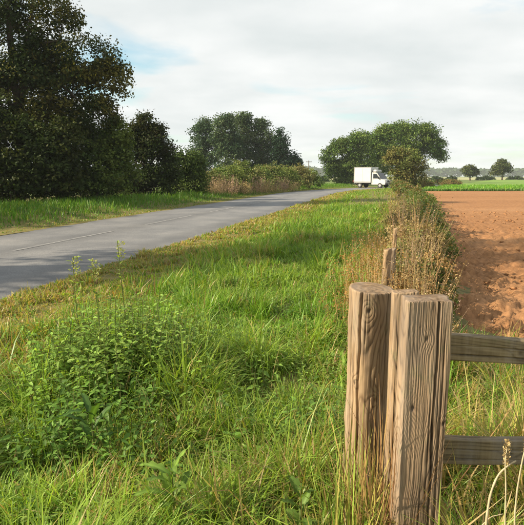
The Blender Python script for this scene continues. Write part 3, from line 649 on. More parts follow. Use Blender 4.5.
# ------------------------------------------------------------------ wooden posts
def wood_surface(ring, rows, ring_pos, ref, seed, cracks, knots, freq, pith, ridge, wob):
    """ring (m,2) outline, rows z list. returns V, grain. ref = index arc position used for cracks (metres along the ring)"""
    m, n = len(ring), len(rows)
    ctr = ring.mean(0)
    nx = np.roll(ring, -1, 0) - np.roll(ring, 1, 0); nr = np.stack([nx[:, 1], -nx[:, 0]], -1); nr = unit(nr)
    if ((ring - ctr) * nr).sum() < 0: nr = -nr
    Z, A = np.meshgrid(rows, ring_pos, indexing='ij')
    X = np.broadcast_to(ring[:, 0], Z.shape); Y = np.broadcast_to(ring[:, 1], Z.shape)
    # growth rings about a wandering pith
    px_ = pith[0] + wob * (fbm(Z * 2.2, 0.5 + 0*Z, seed, 3) - 0.5) * 2; py_ = pith[1] + wob * (fbm(Z * 2.6, 7.5 + 0*Z, seed, 3) - 0.5) * 2
    rho = np.sqrt((X - px_)**2 + (Y - py_)**2) + 0.006 * (fbm(X * 30, Y * 30, Z * 4 + seed, 3) - 0.5)
    kd = 0 * Z; dark = 0 * Z
    for (ka, kz, kr) in knots:
        q = np.sqrt(((A - ka) / 1.0)**2 + ((Z - kz) / 1.5)**2)
        rho = rho + 0.8 * kr * np.exp(-(q / (1.9 * kr))**2)
        dark = np.maximum(dark, np.exp(-(q / (0.55 * kr))**2)); kd = kd - 0.0035 * np.exp(-(q / (0.5 * kr))**2)
    ph = rho * freq; ph = ph + 1.3 * (fbm(X * 14, Y * 14, Z * 1.5 + seed, 2) - 0.5); saw = ph - np.floor(ph); lw = 0.12 + 0.25 * fbm(A * 40, Z * 2.5, seed + 20, 2)
    line = np.clip(1 - np.abs(saw - 0.7) / lw, 0, 1) * (0.35 + 0.9 * fbm(A * 25, Z * 7, seed + 27, 3))
    fib = fbm(A * 260, Z * 6, seed + 3, 3)
    disp = kd - ridge * line - 0.0026 * (fib - 0.5) + (0.009 + 0.012 * (freq == 230)) * (fbm(A * 12, Z * 3, seed + 9, 3) - 0.5) + (0.010 * (freq == 230)) * (fbm(A * 24, Z * 9, seed + 5, 3) - 0.5)
    for (ca, z0, z1, w, dep, sw) in cracks:
        path = ca + sw * (fbm(Z * 5, 0*Z + 3.7 * ca * 100, seed, 4) - 0.5) * 2
        amp = sstep(z0 - 0.03, z0 + 0.06, Z) * (1 - sstep(z1 - 0.10, z1 + 0.03, Z)) * (0.6 + 0.7 * fbm(Z * 14, 0*Z, seed + ca * 99, 2))
        disp = disp - dep * amp * np.exp(-((A - path) / (w * (0.5 + 0.6 * amp)))**2)
    V = np.stack([X + nr[None, :, 0] * disp, Y + nr[None, :, 1] * disp, Z], -1)
    grain = np.clip(0.15 + 0.46 * line + 0.55 * dark + 0.45 * (fib - 0.5), 0, 1.3)
    return V, grain
def cap(ring_v, ctr, z_dome, k=10, seed=0):
    """top: rings shrinking to the middle"""
    m = len(ring_v); rowsV, gr = [], []
    for q in range(1, k):
        f = 1 - q / k; p = ctr + (ring_v - ctr) * f
        p = p.copy(); p[:, 2] += z_dome * (1 - f * f) + 0.004 * (fbm(p[:, 0] * 60, p[:, 1] * 60, seed, 3) - 0.5)
        rowsV.append(p); gr.append(0.3 + 0.3 * fbm(p[:, 0] * 90, p[:, 1] * 90, seed, 3) + 0.12 * math.sin(f * 40))
    return np.array(rowsV), np.array(gr)
def wood_obj(name, ring, rows, pos, seed, cracks, knots, freq, pith, ridge, wob, mat, parent=None, tops=None, loc=None, dome=0.002):
    V, gq = wood_surface(ring, rows, pos, 0, seed, cracks, knots, freq, pith, ridge, wob)
    if tops is not None: V[:, :, 2] += tops(V[:, :, 0], V[:, :, 1]) * sstep(rows[-1] - 0.25, rows[-1], V[:, :, 2])
    # round the arris at the head
    kz = sstep(rows[-1] - 0.006, rows[-1], np.broadcast_to(np.asarray(rows)[:, None], V.shape[:2]))[..., None]
    c = V[-1].mean(0); V[:, :, :2] += (c[:2] - V[:, :, :2]) * 0.02 * kz
    cv, cg = cap(V[-1], c, dome, 10, seed)
    allV = np.concatenate([V, cv], 0); g_ = np.concatenate([gq, cg], 0); m = len(ring)
    F = grid_faces(allV.shape[0], m, True)
    P = allV.reshape(-1, 3)
    o = mesh_np(name, P, F, mat=mat, parent=parent, smooth=True, attrs={'grain': g_.ravel()})
    bmx = bmesh.new(); bmx.from_mesh(o.data); bmx.verts.ensure_lookup_table()
    nv = len(bmx.verts); bmx.faces.new([bmx.verts[nv - m + q] for q in range(m)]); bmx.to_mesh(o.data); bmx.free()
    return o
def rect_ring(w, d, rad, counts):
    """rounded rectangle from the front-left corner: front, right, back, left; counts of points per side"""
    pts = []
    hw, hd = w / 2 - rad, d / 2 - rad
    sides = [((-hw, -d/2), (hw, -d/2)), ((w/2, -hd), (w/2, hd)), ((hw, d/2), (-hw, d/2)), ((-w/2, hd), (-w/2, -hd))]
    cor = [((hw, -hd), -90), ((hw, hd), 0), ((-hw, hd), 90), ((-hw, -hd), 180)]
    for (a, b), c, n in zip(sides, cor, counts):
        for q in np.linspace(0, 1, n): pts.append((a[0] + (b[0]-a[0])*q, a[1] + (b[1]-a[1])*q))
        for q in np.linspace(0, 90, 6)[1:-1]: pts.append((c[0][0] + rad*math.cos(R(c[1]+q)), c[0][1] + rad*math.sin(R(c[1]+q))))
    p = np.array(pts); dl = np.linalg.norm(np.roll(p, -1, 0) - p, axis=1); pos = np.concatenate([[0], np.cumsum(dl)[:-1]])
    return p, pos

# square post with its two rails: one fence
ySQ = 1.56
pt = at_y(426.5, 299, ySQ); zt = pt[2]
fence = thing('rail_fence', 'weathered square post with two horizontal rails at the right', 'fence', (pt[0], ySQ, 0), None, R(3))
ring, pos = rect_ring(0.142, 0.072, 0.005, (116, 8, 6, 26))
rows = np.concatenate([np.linspace(-0.1, 0.42, 12), np.linspace(0.43, zt, 300)])
cr_ = [(0.094, 0.30, zt + 0.1, 0.0026, 0.016, 0.007), (0.118, 0.30, zt - 0.05, 0.0018, 0.011, 0.004), (0.130, 0.5, zt - 0.2, 0.0012, 0.007, 0.003), (0.066, 0.4, zt - 0.42, 0.0013, 0.007, 0.006),
       (0.107, zt - 0.42, zt + 0.05, 0.0012, 0.007, 0.004), (0.082, zt - 0.75, zt - 0.30, 0.0012, 0.007, 0.004), (0.04, zt - 0.16, zt - 0.02, 0.0011, 0.004, 0.004), (0.03, zt - 0.6, zt - 0.44, 0.001, 0.004, 0.004), (0.113, 0.2, zt - 0.35, 0.0014, 0.009, 0.004)]
kn = [(0.062, zt - 0.118, 0.011), (0.028, zt - 0.345, 0.013), (0.128, zt - 0.40, 0.010)]
wood_obj('post', ring, rows, pos, 5.0, cr_, kn, 250, (0.008, 0.0), 0.0006, 0.03, M_WSQ, fence, tops=lambda x, y: 0.006 * (y > 0) - 0.04 * x * 0.15)
def rail(name, z, hgt, seed, y0, x0=0.01, x1=1.9, sag=0.0):
    """a rail built upright, then laid along +x behind the post"""
    ring, pos = rect_ring(hgt, 0.038, 0.005, (44, 6, 8, 10)); rows = np.concatenate([np.linspace(0, 0.6, 150), np.linspace(0.61, x1 - x0, 40)])
    crk = [(hgt * 0.35, 0.0, 0.5, 0.0016, 0.006, 0.006), (hgt * 0.7, 0.1, 0.9, 0.0014, 0.006, 0.005)]
    o = wood_obj(name, ring, rows, pos, seed, crk, [(hgt * 0.5, 0.33, 0.011)], 130, (0.01, 0.03), 0.0009, 0.02, M_WRL, fence)
    # local z -> +x, local x -> -z (so the front face stays in front)
    P = np.empty(len(o.data.vertices) * 3); o.data.vertices.foreach_get('co', P); P = P.reshape(-1, 3)
    zz = z - P[:, 0] - sag * P[:, 2] + 0.012 * (fbm(P[:, 2] * 4, 0*P[:, 2], seed, 2) - 0.5)
    Q = np.stack([x0 + P[:, 2], y0 + P[:, 1], zz], -1); o.data.vertices.foreach_set('co', Q.ravel()); o.data.flip_normals(); o.data.update(); return o
pr1 = at_y(460, 341, ySQ + 0.09); pr2 = at_y(460, 443, ySQ + 0.09)
rail('rail', pr1[2], 0.088, 21.0, 0.058, sag=0.09); rail('rail', pr2[2], 0.09, 33.0, 0.058, sag=0.06)
ring, pos = rect_ring(0.12, 0.10, 0.006, (16, 10, 10, 10))
o = wood_obj('post', ring, np.linspace(-0.1, 1.15, 40), pos, 41.0, [], [], 150, (0.0, 0.0), 0.001, 0.03, M_WSQ, fence); o.location = (1.85, 0.0, 0)

# round post
yRD = 1.92
pt = at_y(369.5, 287, yRD); rd = 0.5 * 44 * (yRD * 1.01) / F_PX; zt = pt[2]
an = np.concatenate([np.linspace(R(165), R(375), 116, endpoint=False), np.linspace(R(375), R(525), 16, endpoint=False)])
rq = rd * (1 + 0.03 * np.sin(2 * an + 0.4) + 0.018 * np.sin(3 * an + 2))
ring = np.stack([rq * np.cos(an), rq * np.sin(an)], -1); pos = (an - an[0]) * rd
rows = np.concatenate([np.linspace(-0.1, 0.3, 8), np.linspace(0.31, zt, 280)])
half = R(90 + 15) * rd
cr_ = [(half - 0.052, 0.2, zt + 0.05, 0.0036, 0.020, 0.011), (half + 0.012, 0.2, zt - 0.3, 0.0022, 0.012, 0.008), (half - 0.092, 0.2, zt - 0.02, 0.0025, 0.011, 0.008), (half - 0.075, 0.3, zt - 0.14, 0.002, 0.009, 0.006), (half + 0.028, 0.3, zt - 0.1, 0.002, 0.010, 0.007), (half - 0.005, zt - 0.65, zt - 0.25, 0.0013, 0.006, 0.006), (half + 0.055, 0.4, zt + 0.1, 0.0022, 0.011, 0.006), (half - 0.03, zt - 0.2, zt + 0.05, 0.0012, 0.006, 0.004)]
kn = [(half - 0.022, zt - 0.065, 0.013), (half - 0.07, zt - 0.36, 0.011), (half + 0.02, zt - 0.42, 0.012)]
rp = thing('round_post', 'pale round wooden post left of the square one', 'post', (pt[0], yRD, 0))
rp.rotation_euler = (R(0.6), R(0.2), 0)
wood_obj('post_shaft', ring, rows, pos, 8.0, cr_, kn, 230, (0.012, 0.05), 0.0007, 0.02, M_WRD, rp, tops=lambda x, y: -0.06 * x + 0.05 * y)
# slim stake wedged between them
yST = 1.74
pt = at_y(405, 291, yST); zt = pt[2]
ring, pos = rect_ring(0.086, 0.055, 0.012, (46, 8, 6, 24))
rp = thing('slim_post', 'slim pale post wedged between the round and square posts', 'post', (pt[0], yST, 0))
wood_obj('post_shaft', ring, np.concatenate([np.linspace(-0.1, 0.4, 8), np.linspace(0.41, zt, 170)]), pos, 14.0, [(0.02, 0.3, zt, 0.0015, 0.007, 0.004), (0.036, 0.3, zt - 0.2, 0.0012, 0.005, 0.004)], [(0.015, zt - 0.3, 0.007)], 130, (0.0, 0.04), 0.001, 0.02, M_WRD, rp,
         tops=lambda x, y: 0.05 * x)
# old stakes further along the fence line
for (u, v, dep, w, l, lean) in [(384.5, 249, 5.0, 0.075, 'short pale old stake among the weeds behind the round post', 2), (393, 249, 5.15, 0.085, 'dark knotted old stake touching the short pale one', -1), (394.5, 228, 6.4, 0.045, 'thin tall stake standing above the two old stakes', 1),
                             (397, 214, 10.5, 0.08, 'farther old stake among dead stems on the fence line', 1)]:
    p = at_y(u, v, dep); an = np.linspace(0, 6.283, 22, endpoint=False); rr = w / 2 * (1 + 0.12 * np.sin(3 * an + u)); ring = np.stack([rr * np.cos(an), rr * np.sin(an)], -1)
    rp = thing('old_stake', l, 'stake', (p[0], dep, 0)); rp.rotation_euler = (0, R(lean), 0)
    wood_obj('stake_shaft', ring, np.linspace(-0.1, p[2], 60), an * w / 2, u, [(w * 0.8, 0.1, p[2], 0.006, 0.010, 0.01), (w * 2.2, 0.1, p[2], 0.006, 0.012, 0.01)], [(w * 2.4, p[2] - 0.1, 0.014)], 110, (0.0, 0.02), 0.001, 0.01, M_WOLD if w > 0.08 else M_WRD, rp, tops=lambda x, y: 0.3 * x)

# ------------------------------------------------------------------ foreground weeds
LT_U = np.array([[0, 0, 0], [0.28, -0.19, 0.05], [0.28, 0, 0], [0.28, 0.19, 0.05], [0.62, -0.16, 0.03], [0.62, 0, -0.03], [0.62, 0.16, 0.03], [1, 0, -0.16]], float)
LT_F = np.array([[0, 2, 1], [0, 3, 2], [1, 2, 5], [1, 5, 4], [2, 3, 6], [2, 6, 5], [4, 5, 7], [5, 6, 7]])
def big_leaves(org, dirv, size, cols, wid=1.0):
    n = len(org); x = unit(dirv); z0 = np.array([0, 0, 1.0]) + 0.35 * rng.standard_normal((n, 3)); y = unit(np.cross(z0, x)); z = np.cross(x, y)
    V = org[:, None] + size[:, None, None] * (LT_U[None, :, 0:1] * x[:, None] + wid * LT_U[None, :, 1:2] * y[:, None] + LT_U[None, :, 2:3] * z[:, None])
    F = LT_F[None] + 8 * np.arange(n)[:, None, None]
    return V.reshape(-1, 3), F.reshape(-1, 3), np.repeat(cols, 8, 0)
def nettles(name, label, loc, nst, h, spread, col, group, lsz=0.045, spire=False):
    root = thing(name, label, 'weed', (loc[0], loc[1], float(Hgt(loc[0], loc[1])) - 0.02), group)
    ch, O, Dd, Sz, Cc = [], [], [], [], []
    for q in range(nst):
        a = rng.uniform(0, 6.28); rr = spread * math.sqrt(rng.random()); b0 = np.array([rr*math.cos(a), rr*math.sin(a), 0]); hh = h * rng.uniform(0.62, 1.0) * (1 - 0.35 * rr / max(spread, 0.01))
        ln = np.array([rng.normal(0, 0.10), rng.normal(0, 0.10), 0]) + 0.16 * np.array([math.cos(a), math.sin(a), 0]) * rr / max(spread, 0.01)
        kk = np.linspace(0, 1, 5)[:, None]; P = b0 + kk * np.array([0, 0, hh]) + (kk**2) * ln * hh
        ch.append((P, np.linspace(0.0035, 0.0014, 5)))
        a0 = rng.uniform(0, 3.14); c0 = np.asarray(col) * rng.uniform(0.7, 1.3)
        z = 0.12 * hh; i = 0
        while z < hh:
            f = z / hh; c = b0 + np.array([0, 0, z]) + f**2 * ln * hh; ang = a0 + i * 1.57
            for sg in (0, math.pi):
                O.append(c); Dd.append((math.cos(ang+sg), math.sin(ang+sg), rng.uniform(-0.45, 0.25) + 0.5 * (f > 0.9))); Sz.append(lsz * (0.45 + 0.75 * math.sin(math.pi * min(1, 0.15 + 0.85 * (1 - f)))) * rng.uniform(0.75, 1.2))
                Cc.append(c0 * rng.uniform(0.8, 1.2) * (1 + 0.35 * f))
            z += rng.uniform(0.035, 0.06); i += 1
    V, F = tubes(ch, 4); mesh_np('stem', V, F, mat=M_STEM, parent=root, smooth=True)
    V, F, C = big_leaves(np.array(O), np.array(Dd), np.array(Sz), np.array(Cc)); mesh_np('leaf_mass', V, F, C, M_WEED, root, smooth=True)
    return root
M_STEM = plain('weed_stem', (0.09, 0.12, 0.03), (0.15, 0.16, 0.05), 8, bs=0)
NG = (0.175, 0.28, 0.055); ND = (0.115, 0.21, 0.04); NP = (0.235, 0.315, 0.08)
for (u, v, nst, h, sp, c, l) in [
    (96, 402, 100, 0.84, 0.38, NG, 'tall nettle clump at the left foreground under the pale spires'),
    (125, 398, 110, 0.84, 0.42, (0.2, 0.285, 0.068), 'pale green nettle clump in the middle of the weed mound'),
    (152, 385, 90, 0.78, 0.40, NG, 'dense nettle clump at the right shoulder of the weed mound'),
    (72, 418, 50, 0.60, 0.26, NG, 'shorter nettle clump sloping down left from the weed mound'),
    (105, 448, 80, 0.52, 0.36, ND, 'low dark nettle clump below the weed mound in the foreground'),
    (68, 474, 30, 0.42, 0.26, ND, 'low leafy nettles at the lower left of the foreground'),
    (22, 480, 12, 0.22, 0.2, NP, 'small nettle clump at the left edge of the foreground'),
    (190, 425, 22, 0.44, 0.32, NG, 'scattered nettles in the grass right of the weed mound'),
    (205, 365, 20, 0.50, 0.34, ND, 'sparse nettles in the shade band beyond the weed mound'),
    (235, 455, 22, 0.36, 0.26, ND, 'low dark nettles in the grass at the bottom centre'),
    (255, 400, 20, 0.36, 0.30, NG, 'sparse green nettles in the grass mid verge'),
    (140, 492, 26, 0.36, 0.22, ND, 'low nettles beside the bright dock at the bottom left'),
    (318, 455, 22, 0.44, 0.22, ND, 'small nettle clump in the grass left of the round post')]:
    p = on_ground(u, v, 0.15); nettles('nettle_clump', l, p, nst, h, sp, c, 'nettle clumps in the foreground')
# pale flowering spires above the nettles
for (u, v, base_v, l) in [(83, 256, 400, 'leftmost pale spire rising from the weed mound'), (101, 259, 396, 'middle short pale spire of the weed mound'), (126, 241, 396, 'tallest pale flowering spire above the weed mound')]:
    p = on_ground(u, base_v, 0.15); tp = at_y(u, v, p[1]); h = tp[2] - float(Hgt(p[0], p[1]))
    root = thing('flowering_spire', l, 'weed', (p[0], p[1], float(Hgt(p[0], p[1]))), 'pale spires above the nettles')
    kk = np.linspace(0, 1, 6)[:, None]; P = np.array([[0, 0, 0.]]) + kk * np.array([0.01, 0, h]); P[:, 0] += 0.02 * np.sin(kk[:, 0] * 4 + u)
    V, F = tubes([(P, np.linspace(0.005, 0.002, 6))], 5); mesh_np('stem', V, F, mat=M_STEM, parent=root, smooth=True)
    O, D, S_, Cc = [], [], [], []
    for z in np.arange(0.2 * h, h, 0.022):
        f = z / h; a = rng.uniform(0, 6.28)
        O.append((np.interp(z, P[:, 2], P[:, 0]), 0, z)); D.append((math.cos(a), math.sin(a), rng.uniform(0.1, 0.9))); S_.append(rng.uniform(0.05, 0.085) * (1.1 - 0.45 * f)); Cc.append(np.array(NP) * rng.uniform(0.9, 1.35))
    V, F, C = big_leaves(np.array(O), np.array(D), np.array(S_), np.array(Cc), 0.7); mesh_np('leaf_mass', V, F, C, M_WEED, root, smooth=True)
    m = 55; q = np.stack([rng.normal(0.01, 0.014, m), rng.normal(0, 0.018, m), h - 0.11 * rng.random(m)], -1)
    V, F, C = leaves(q, unit(rng.standard_normal((m, 3))), rng.uniform(0.009, 0.019, m), np.array([0.34, 0.36, 0.17])[None] * rng.uniform(0.7, 1.2, m)[:, None]); mesh_np('flower_head', V, F, C, M_WEED, root)

# broad-leaved docks: each leaf its own part
def leaf_mesh(Lg, Wd, seed, c):
    r_ = np.random.default_rng(seed); k = np.linspace(0, 1, 9); prof = Wd * np.sin(np.pi * np.clip(k * 0.93 + 0.05, 0, 1))**0.8 * (1 - 0.25 * k)
    prof[0] = 0.004; prof[-1] = 0.001; curl = r_.uniform(0.5, 1.2)
    ang = r_.uniform(0.7, 1.1) - curl * k; dxs = np.concatenate([[0], np.cumsum(np.cos(ang[:-1]))]) * Lg / 8; dz = np.concatenate([[0], np.cumsum(np.sin(ang[:-1]))]) * Lg / 8
    V = []
    for j, w in enumerate((-1, -0.5, 0, 0.5, 1)):
        V.append(np.stack([dxs, w * prof, dz + 0.28 * abs(w) * prof + 0.006 * np.sin(k * 22 + j * 1.3) * (abs(w))], -1))
    V = np.stack(V, 1).reshape(-1, 3); C = np.tile(np.asarray(c), (len(V), 1)); C[2::5] *= 1.5
    return V, grid_faces(9, 5), C
for di, (u, v, n, Lg, c, l) in enumerate([(172, 496, 11, 0.15, (0.15, 0.24, 0.045), 'broad-leaved dock with bright leaves at the bottom of the foreground'), (300, 515, 8, 0.11, (0.12, 0.2, 0.04), 'small dock in the grass near the bottom centre'), (92, 432, 8, 0.17, (0.07, 0.14, 0.03), 'dark broad-leaved dock below the nettle mound')]):
    p = on_ground(u, v, 0.42)
    root = thing('dock_plant', l, 'weed', (p[0], p[1], float(Hgt(p[0], p[1])) + 0.02), 'docks in the foreground grass')
    V, F = tubes([(np.array([[0, 0, 0], [0.005, 0, 0.15], [0, 0.005, 0.32]]), [0.007, 0.006, 0.004])], 6); mesh_np('stem', V, F, mat=M_STEM, parent=root, smooth=True)
    for q in range(n):
        V, F, C = leaf_mesh(Lg * rng.uniform(0.7, 1.15), 0.022 * rng.uniform(0.75, 1.2), di * 50 + q, np.array(c) * rng.uniform(0.8, 1.3))
        o = mesh_np('leaf', V, F, C, M_WEED, root, smooth=True); o.location = (0, 0, 0.14 + 0.19 * q / n); o.rotation_euler = (0, rng.uniform(-0.3, 0.3), q * 2.4 + rng.uniform(-0.3, 0.3))

# small-leaved weeds mixed into the grass
n = 30000
yy = 1.5 + 5.0 * rng.random(n)**1.3; xx = rng.uniform(-0.6, 0.5, n) * yy
k = (t_of(xx, yy) > 4.4) & (t_of(xx, yy) < 7.7) & (fbm(xx * 2.3 + 5, yy * 2.3, 17.0, 3) > 0.49); xx, yy = xx[k], yy[k]; n = len(xx)
cu = rng.random(n); c = np.where((cu < 0.45)[:, None], np.array(NG), np.where((cu < 0.8)[:, None], np.array(NP), np.array(ND))) * rng.uniform(0.75, 1.25, n)[:, None]
V, F, C = big_leaves(np.stack([xx, yy, Hgt(xx, yy) + 0.17 * rng.random(n)**0.8], -1), np.stack([*rng.standard_normal((2, n)), rng.uniform(-0.3, 0.9, n)], -1), rng.uniform(0.014, 0.036, n), c, 0.9)
tag(mesh_np('ground_cover', V, F, C, M_WEED, smooth=True), 'small-leaved weeds growing through the foreground grass', 'weeds', kind='stuff')

# tall dry grass stalks rising out of the verge
n = 260
yy = 1.9 + 6 * rng.random(n); xx = rng.uniform(-0.55, 0.5, n) * yy; k = (t_of(xx, yy) > 4.0) & (t_of(xx, yy) < 7.6); xx, yy = xx[k], yy[k]; n = len(xx)
cv = np.where((rng.random(n) < 0.5)[:, None], G_DRY, G_PALE * 1.1) * rng.uniform(0.8, 1.2, n)[:, None]
tag(blades('seeding_stalks', np.stack([xx, yy, Hgt(xx, yy)], -1), rng.uniform(0.22, 0.45, n), rng.uniform(0.002, 0.004, n) * (0.8 + 0.1 * yy), np.abs(rng.normal(0.1, 0.15, n)), np.abs(rng.normal(0.5, 0.35, n)), rng.uniform(0, 6.28, n), cv, cv, 5, M_DRY),
    'thin straw-coloured stalks scattered through the verge grass', 'grass', kind='stuff')
# grass and dead stems hugging the posts
for (u, dep, n, h, sp, c, l) in [(352, 1.70, 70, 0.62, 0.10, G_PALE, 'grass tuft at the foot of the round post on its left'), (376, 1.66, 80, 0.66, 0.09, G_ORG, 'russet and green tuft in front of the round post'),
                             (392, 1.62, 40, 0.74, 0.05, RUST, 'dead stems in the gap between round and square posts'), (345, 1.55, 60, 0.56, 0.12, G_YEL, 'yellowing tuft at the bottom left of the round post')]:
    p = at_y(u, 500, dep); stems('grass_tuft', l, 'grass', (p[0], p[1], float(Hgt(p[0], p[1]))), n, h, sp, c, np.array(c) * 0.6 + G_DRY * 0.4, 'tufts around the posts', 0.006, 0, None, 0.27)
# grass and dead stems behind and below the rails
n = 11500
yy = rng.uniform(1.75, 4.7, n); tq = rng.uniform(7.85, 10.6, n); k = (tq < 8.15 + 9 * (1 - sstep(3.9, 4.6, yy + 0.5 * fbm(tq * 2, yy * 0, 1, 2)))); yy, tq = yy[k], tq[k]; n = len(yy); xx = fence_xy(yy, tq)
u_ = rng.random(n); hl = sstep(0.3, 0.6, fbm(xx * 2.2, yy * 2.2, 3, 3)) * (1 - sstep(3.6, 4.6, yy))
c = np.where((u_ < 0.42)[:, None], G_LUSH, np.where((u_ < 0.6)[:, None], G_PALE, np.where((u_ < 0.8)[:, None], G_DRY * 0.85, G_ORG * 0.9))) * rng.uniform(0.7, 1.2, n)[:, None]
tag(blades('field_margin_grass', np.stack([xx, yy, Hgt(xx, yy) - 0.02], -1), (0.09 + 0.24 * hl) * rng.uniform(0.5, 1.4, n), rng.uniform(0.003, 0.007, n), np.abs(rng.normal(0.2, 0.2, n)), np.abs(rng.normal(1.0, 0.6, n)), rng.uniform(0, 6.28, n), c * 0.85, c, 4),
    'mixed green and dry grass seen through the rails', 'grass', kind='stuff')
# thick curled dry stalks in the corner
M_STALK = plain('dry_stalk', (0.34, 0.27, 0.16), (0.48, 0.40, 0.26), 30, bs=0.2, bd=0.003)
for (pts, r0, l) in [([(484, 560), (486, 522), (490, 494), (498, 474), (510, 464), (516, 461)], 0.0052, 'thick pale stalk hooking right in the bottom right corner'),
                 ([(505, 560), (505, 520), (506, 486), (505, 462), (507, 448)], 0.0036, 'straight dry stalk with a seed spike in the bottom right corner'),
                 ([(518, 560), (514, 524), (517, 490), (522, 462), (527, 440)], 0.0042, 'dry stalk leaning right at the right edge of the view'),
                 ([(470, 560), (478, 530), (490, 517), (503, 514)], 0.003, 'short greenish stalk bending over in the bottom right corner')]:
    Q = np.array([at_y(u, v, 1.32 + 0.01 * i) for i, (u, v) in enumerate(pts)]); b0 = np.array([Q[0][0], Q[0][1], 0.1])
    Q = np.concatenate([[b0], Q]); tq = np.linspace(0, 1, 30); ts = np.linspace(0, 1, len(Q))
    P = np.stack([np.interp(tq, ts, Q[:, j]) for j in range(3)], -1)
    for _ in range(3): P[1:-1] = (P[:-2] + 2 * P[1:-1] + P[2:]) / 4
    root = thing('dry_stalk', l, 'weed', tuple(b0), 'dry stalks in the bottom right corner')
    V, F = tubes([(P - b0, 0.8 * np.linspace(r0, r0 * 0.5, 30) * (1 + 0.15 * np.sin(np.arange(30) * 1.9)))], 8); mesh_np('stem', V, F, mat=M_STALK, parent=root, smooth=True)
    if 'seed spike' in l or 'leaning' in l:
        m = 160; q = P[-1] - b0 + np.stack([rng.normal(0, 0.004, m), rng.normal(0, 0.004, m), rng.uniform(-0.05, 0.025, m)], -1)
        V, F, C = leaves(q, unit(rng.standard_normal((m, 3))), rng.uniform(0.004, 0.009, m), np.array(G_DRY)[None] * rng.uniform(0.6, 1.2, m)[:, None]); mesh_np('seed_head', V, F, C, M_DRY, root)

# ------------------------------------------------------------------ the white van
def paint(name, c, rough=0.35, metal=0.0):
    m, nt, b, o = new_mat(name); n = noise(nt, 2.5, 4)
    r = ramp(nt, n.outputs['Fac'], [(0.3, tuple(q * 0.93 for q in c)), (0.7, c)]); nt.links.new(r.outputs[0], b.inputs['Base Color'])
    b.inputs['Roughness'].default_value = rough; b.inputs['Metallic'].default_value = metal; return m
M_VW = paint('van_white', (0.55, 0.55, 0.52)); M_VG = paint('van_glass', (0.02, 0.024, 0.03), 0.08); M_VB = paint('van_black_plastic', (0.03, 0.03, 0.03), 0.6)
M_TY = paint('tyre_rubber', (0.025, 0.025, 0.025), 0.85); M_RIM = paint('wheel_rim', (0.4, 0.4, 0.4), 0.4, 0.8); M_HL = paint('headlamp', (0.75, 0.76, 0.78), 0.1); M_PL = paint('number_plate', (0.75, 0.75, 0.7), 0.5); M_TAIL = paint('tail_lamp', (0.35, 0.02, 0.02), 0.3)
def vbox(name, c, sz, mat, parent, bev=0.03, seg=2):
    bm = bmesh.new(); bmesh.ops.create_cube(bm, size=1); bmesh.ops.scale(bm, vec=sz, verts=bm.verts)
    if bev: bmesh.ops.bevel(bm, geom=bm.edges[:], offset=bev, segments=seg, affect='EDGES')
    bmesh.ops.translate(bm, vec=c, verts=bm.verts); return bm_obj(name, bm, mat, parent)
def extrude_profile(name, prof, y0, y1, mat, parent, bev=0.04, inset=0.0):
    bm = bmesh.new(); a = [bm.verts.new((x, y0, z)) for x, z in prof]; b = [bm.verts.new((x, y1, z)) for x, z in prof]; n = len(prof)
    bm.faces.new(a); bm.faces.new(b[::-1])
    for q in range(n): bm.faces.new([a[q], b[q], b[(q+1) % n], a[(q+1) % n]])
    bmesh.ops.recalc_face_normals(bm, faces=bm.faces)
    if bev: bmesh.ops.bevel(bm, geom=bm.edges[:], offset=bev, segments=2, affect='EDGES')
    return bm_obj(name, bm, mat, parent)
pv = on_ground(372, 187.5, 0.08)
van = thing('box_van', 'white box van with dark windscreen turning at the road bend', 'van', (pv[0], pv[1], 0.05), None, R(-40))
vbox('box_body', (-0.95, 0, 1.72), (2.5, 2.0, 1.95), M_VW, van, 0.05)
M_TRIM = paint('van_trim', (0.28, 0.28, 0.28), 0.5)
for xx_ in (-2.2, 0.3):
    for sg in (-1, 1): vbox('corner_trim', (xx_, sg * 1.0, 1.72), (0.07, 0.05, 1.97), M_TRIM, van, 0.008)
for sg in (-1, 1):
    vbox('roof_trim', (-0.95, sg * 1.0, 2.68), (2.44, 0.05, 0.06), M_TRIM, van, 0.008); vbox('side_skirt', (-0.95, sg * 0.98, 0.70), (2.5, 0.05, 0.12), M_TRIM, van, 0.008)
    vbox('panel_seam', (-0.95, sg * 1.003, 1.72), (0.02, 0.012, 1.85), M_TRIM, van, 0)
vbox('chassis', (-0.35, 0, 0.55), (4.2, 1.0, 0.2), M_VB, van, 0.03)
prof = [(0.36, 0.42), (2.36, 0.42), (2.42, 0.72), (2.34, 1.02), (1.72, 1.16), (1.12, 1.96), (0.36, 2.02)]
cab = extrude_profile('cab', prof, -0.93, 0.93, M_VW, van, 0.05)
def quad_plate(name, pts, mat, parent, th=0.02):
    bm = bmesh.new(); p = [Vector(q) for q in pts]; n = (p[1] - p[0]).cross(p[2] - p[0]).normalized()
    a = [bm.verts.new(q) for q in p]; b = [bm.verts.new(q + n * th) for q in p]; k = len(p)
    bm.faces.new(a[::-1]); bm.faces.new(b)
    for q in range(k): bm.faces.new([a[q], a[(q+1) % k], b[(q+1) % k], b[q]])
    bmesh.ops.recalc_face_normals(bm, faces=bm.faces); return bm_obj(name, bm, mat, parent)
quad_plate('windscreen', [(1.735, -0.80, 1.19), (1.735, 0.80, 1.19), (1.165, 0.74, 1.95), (1.165, -0.74, 1.95)], M_VG, cab)
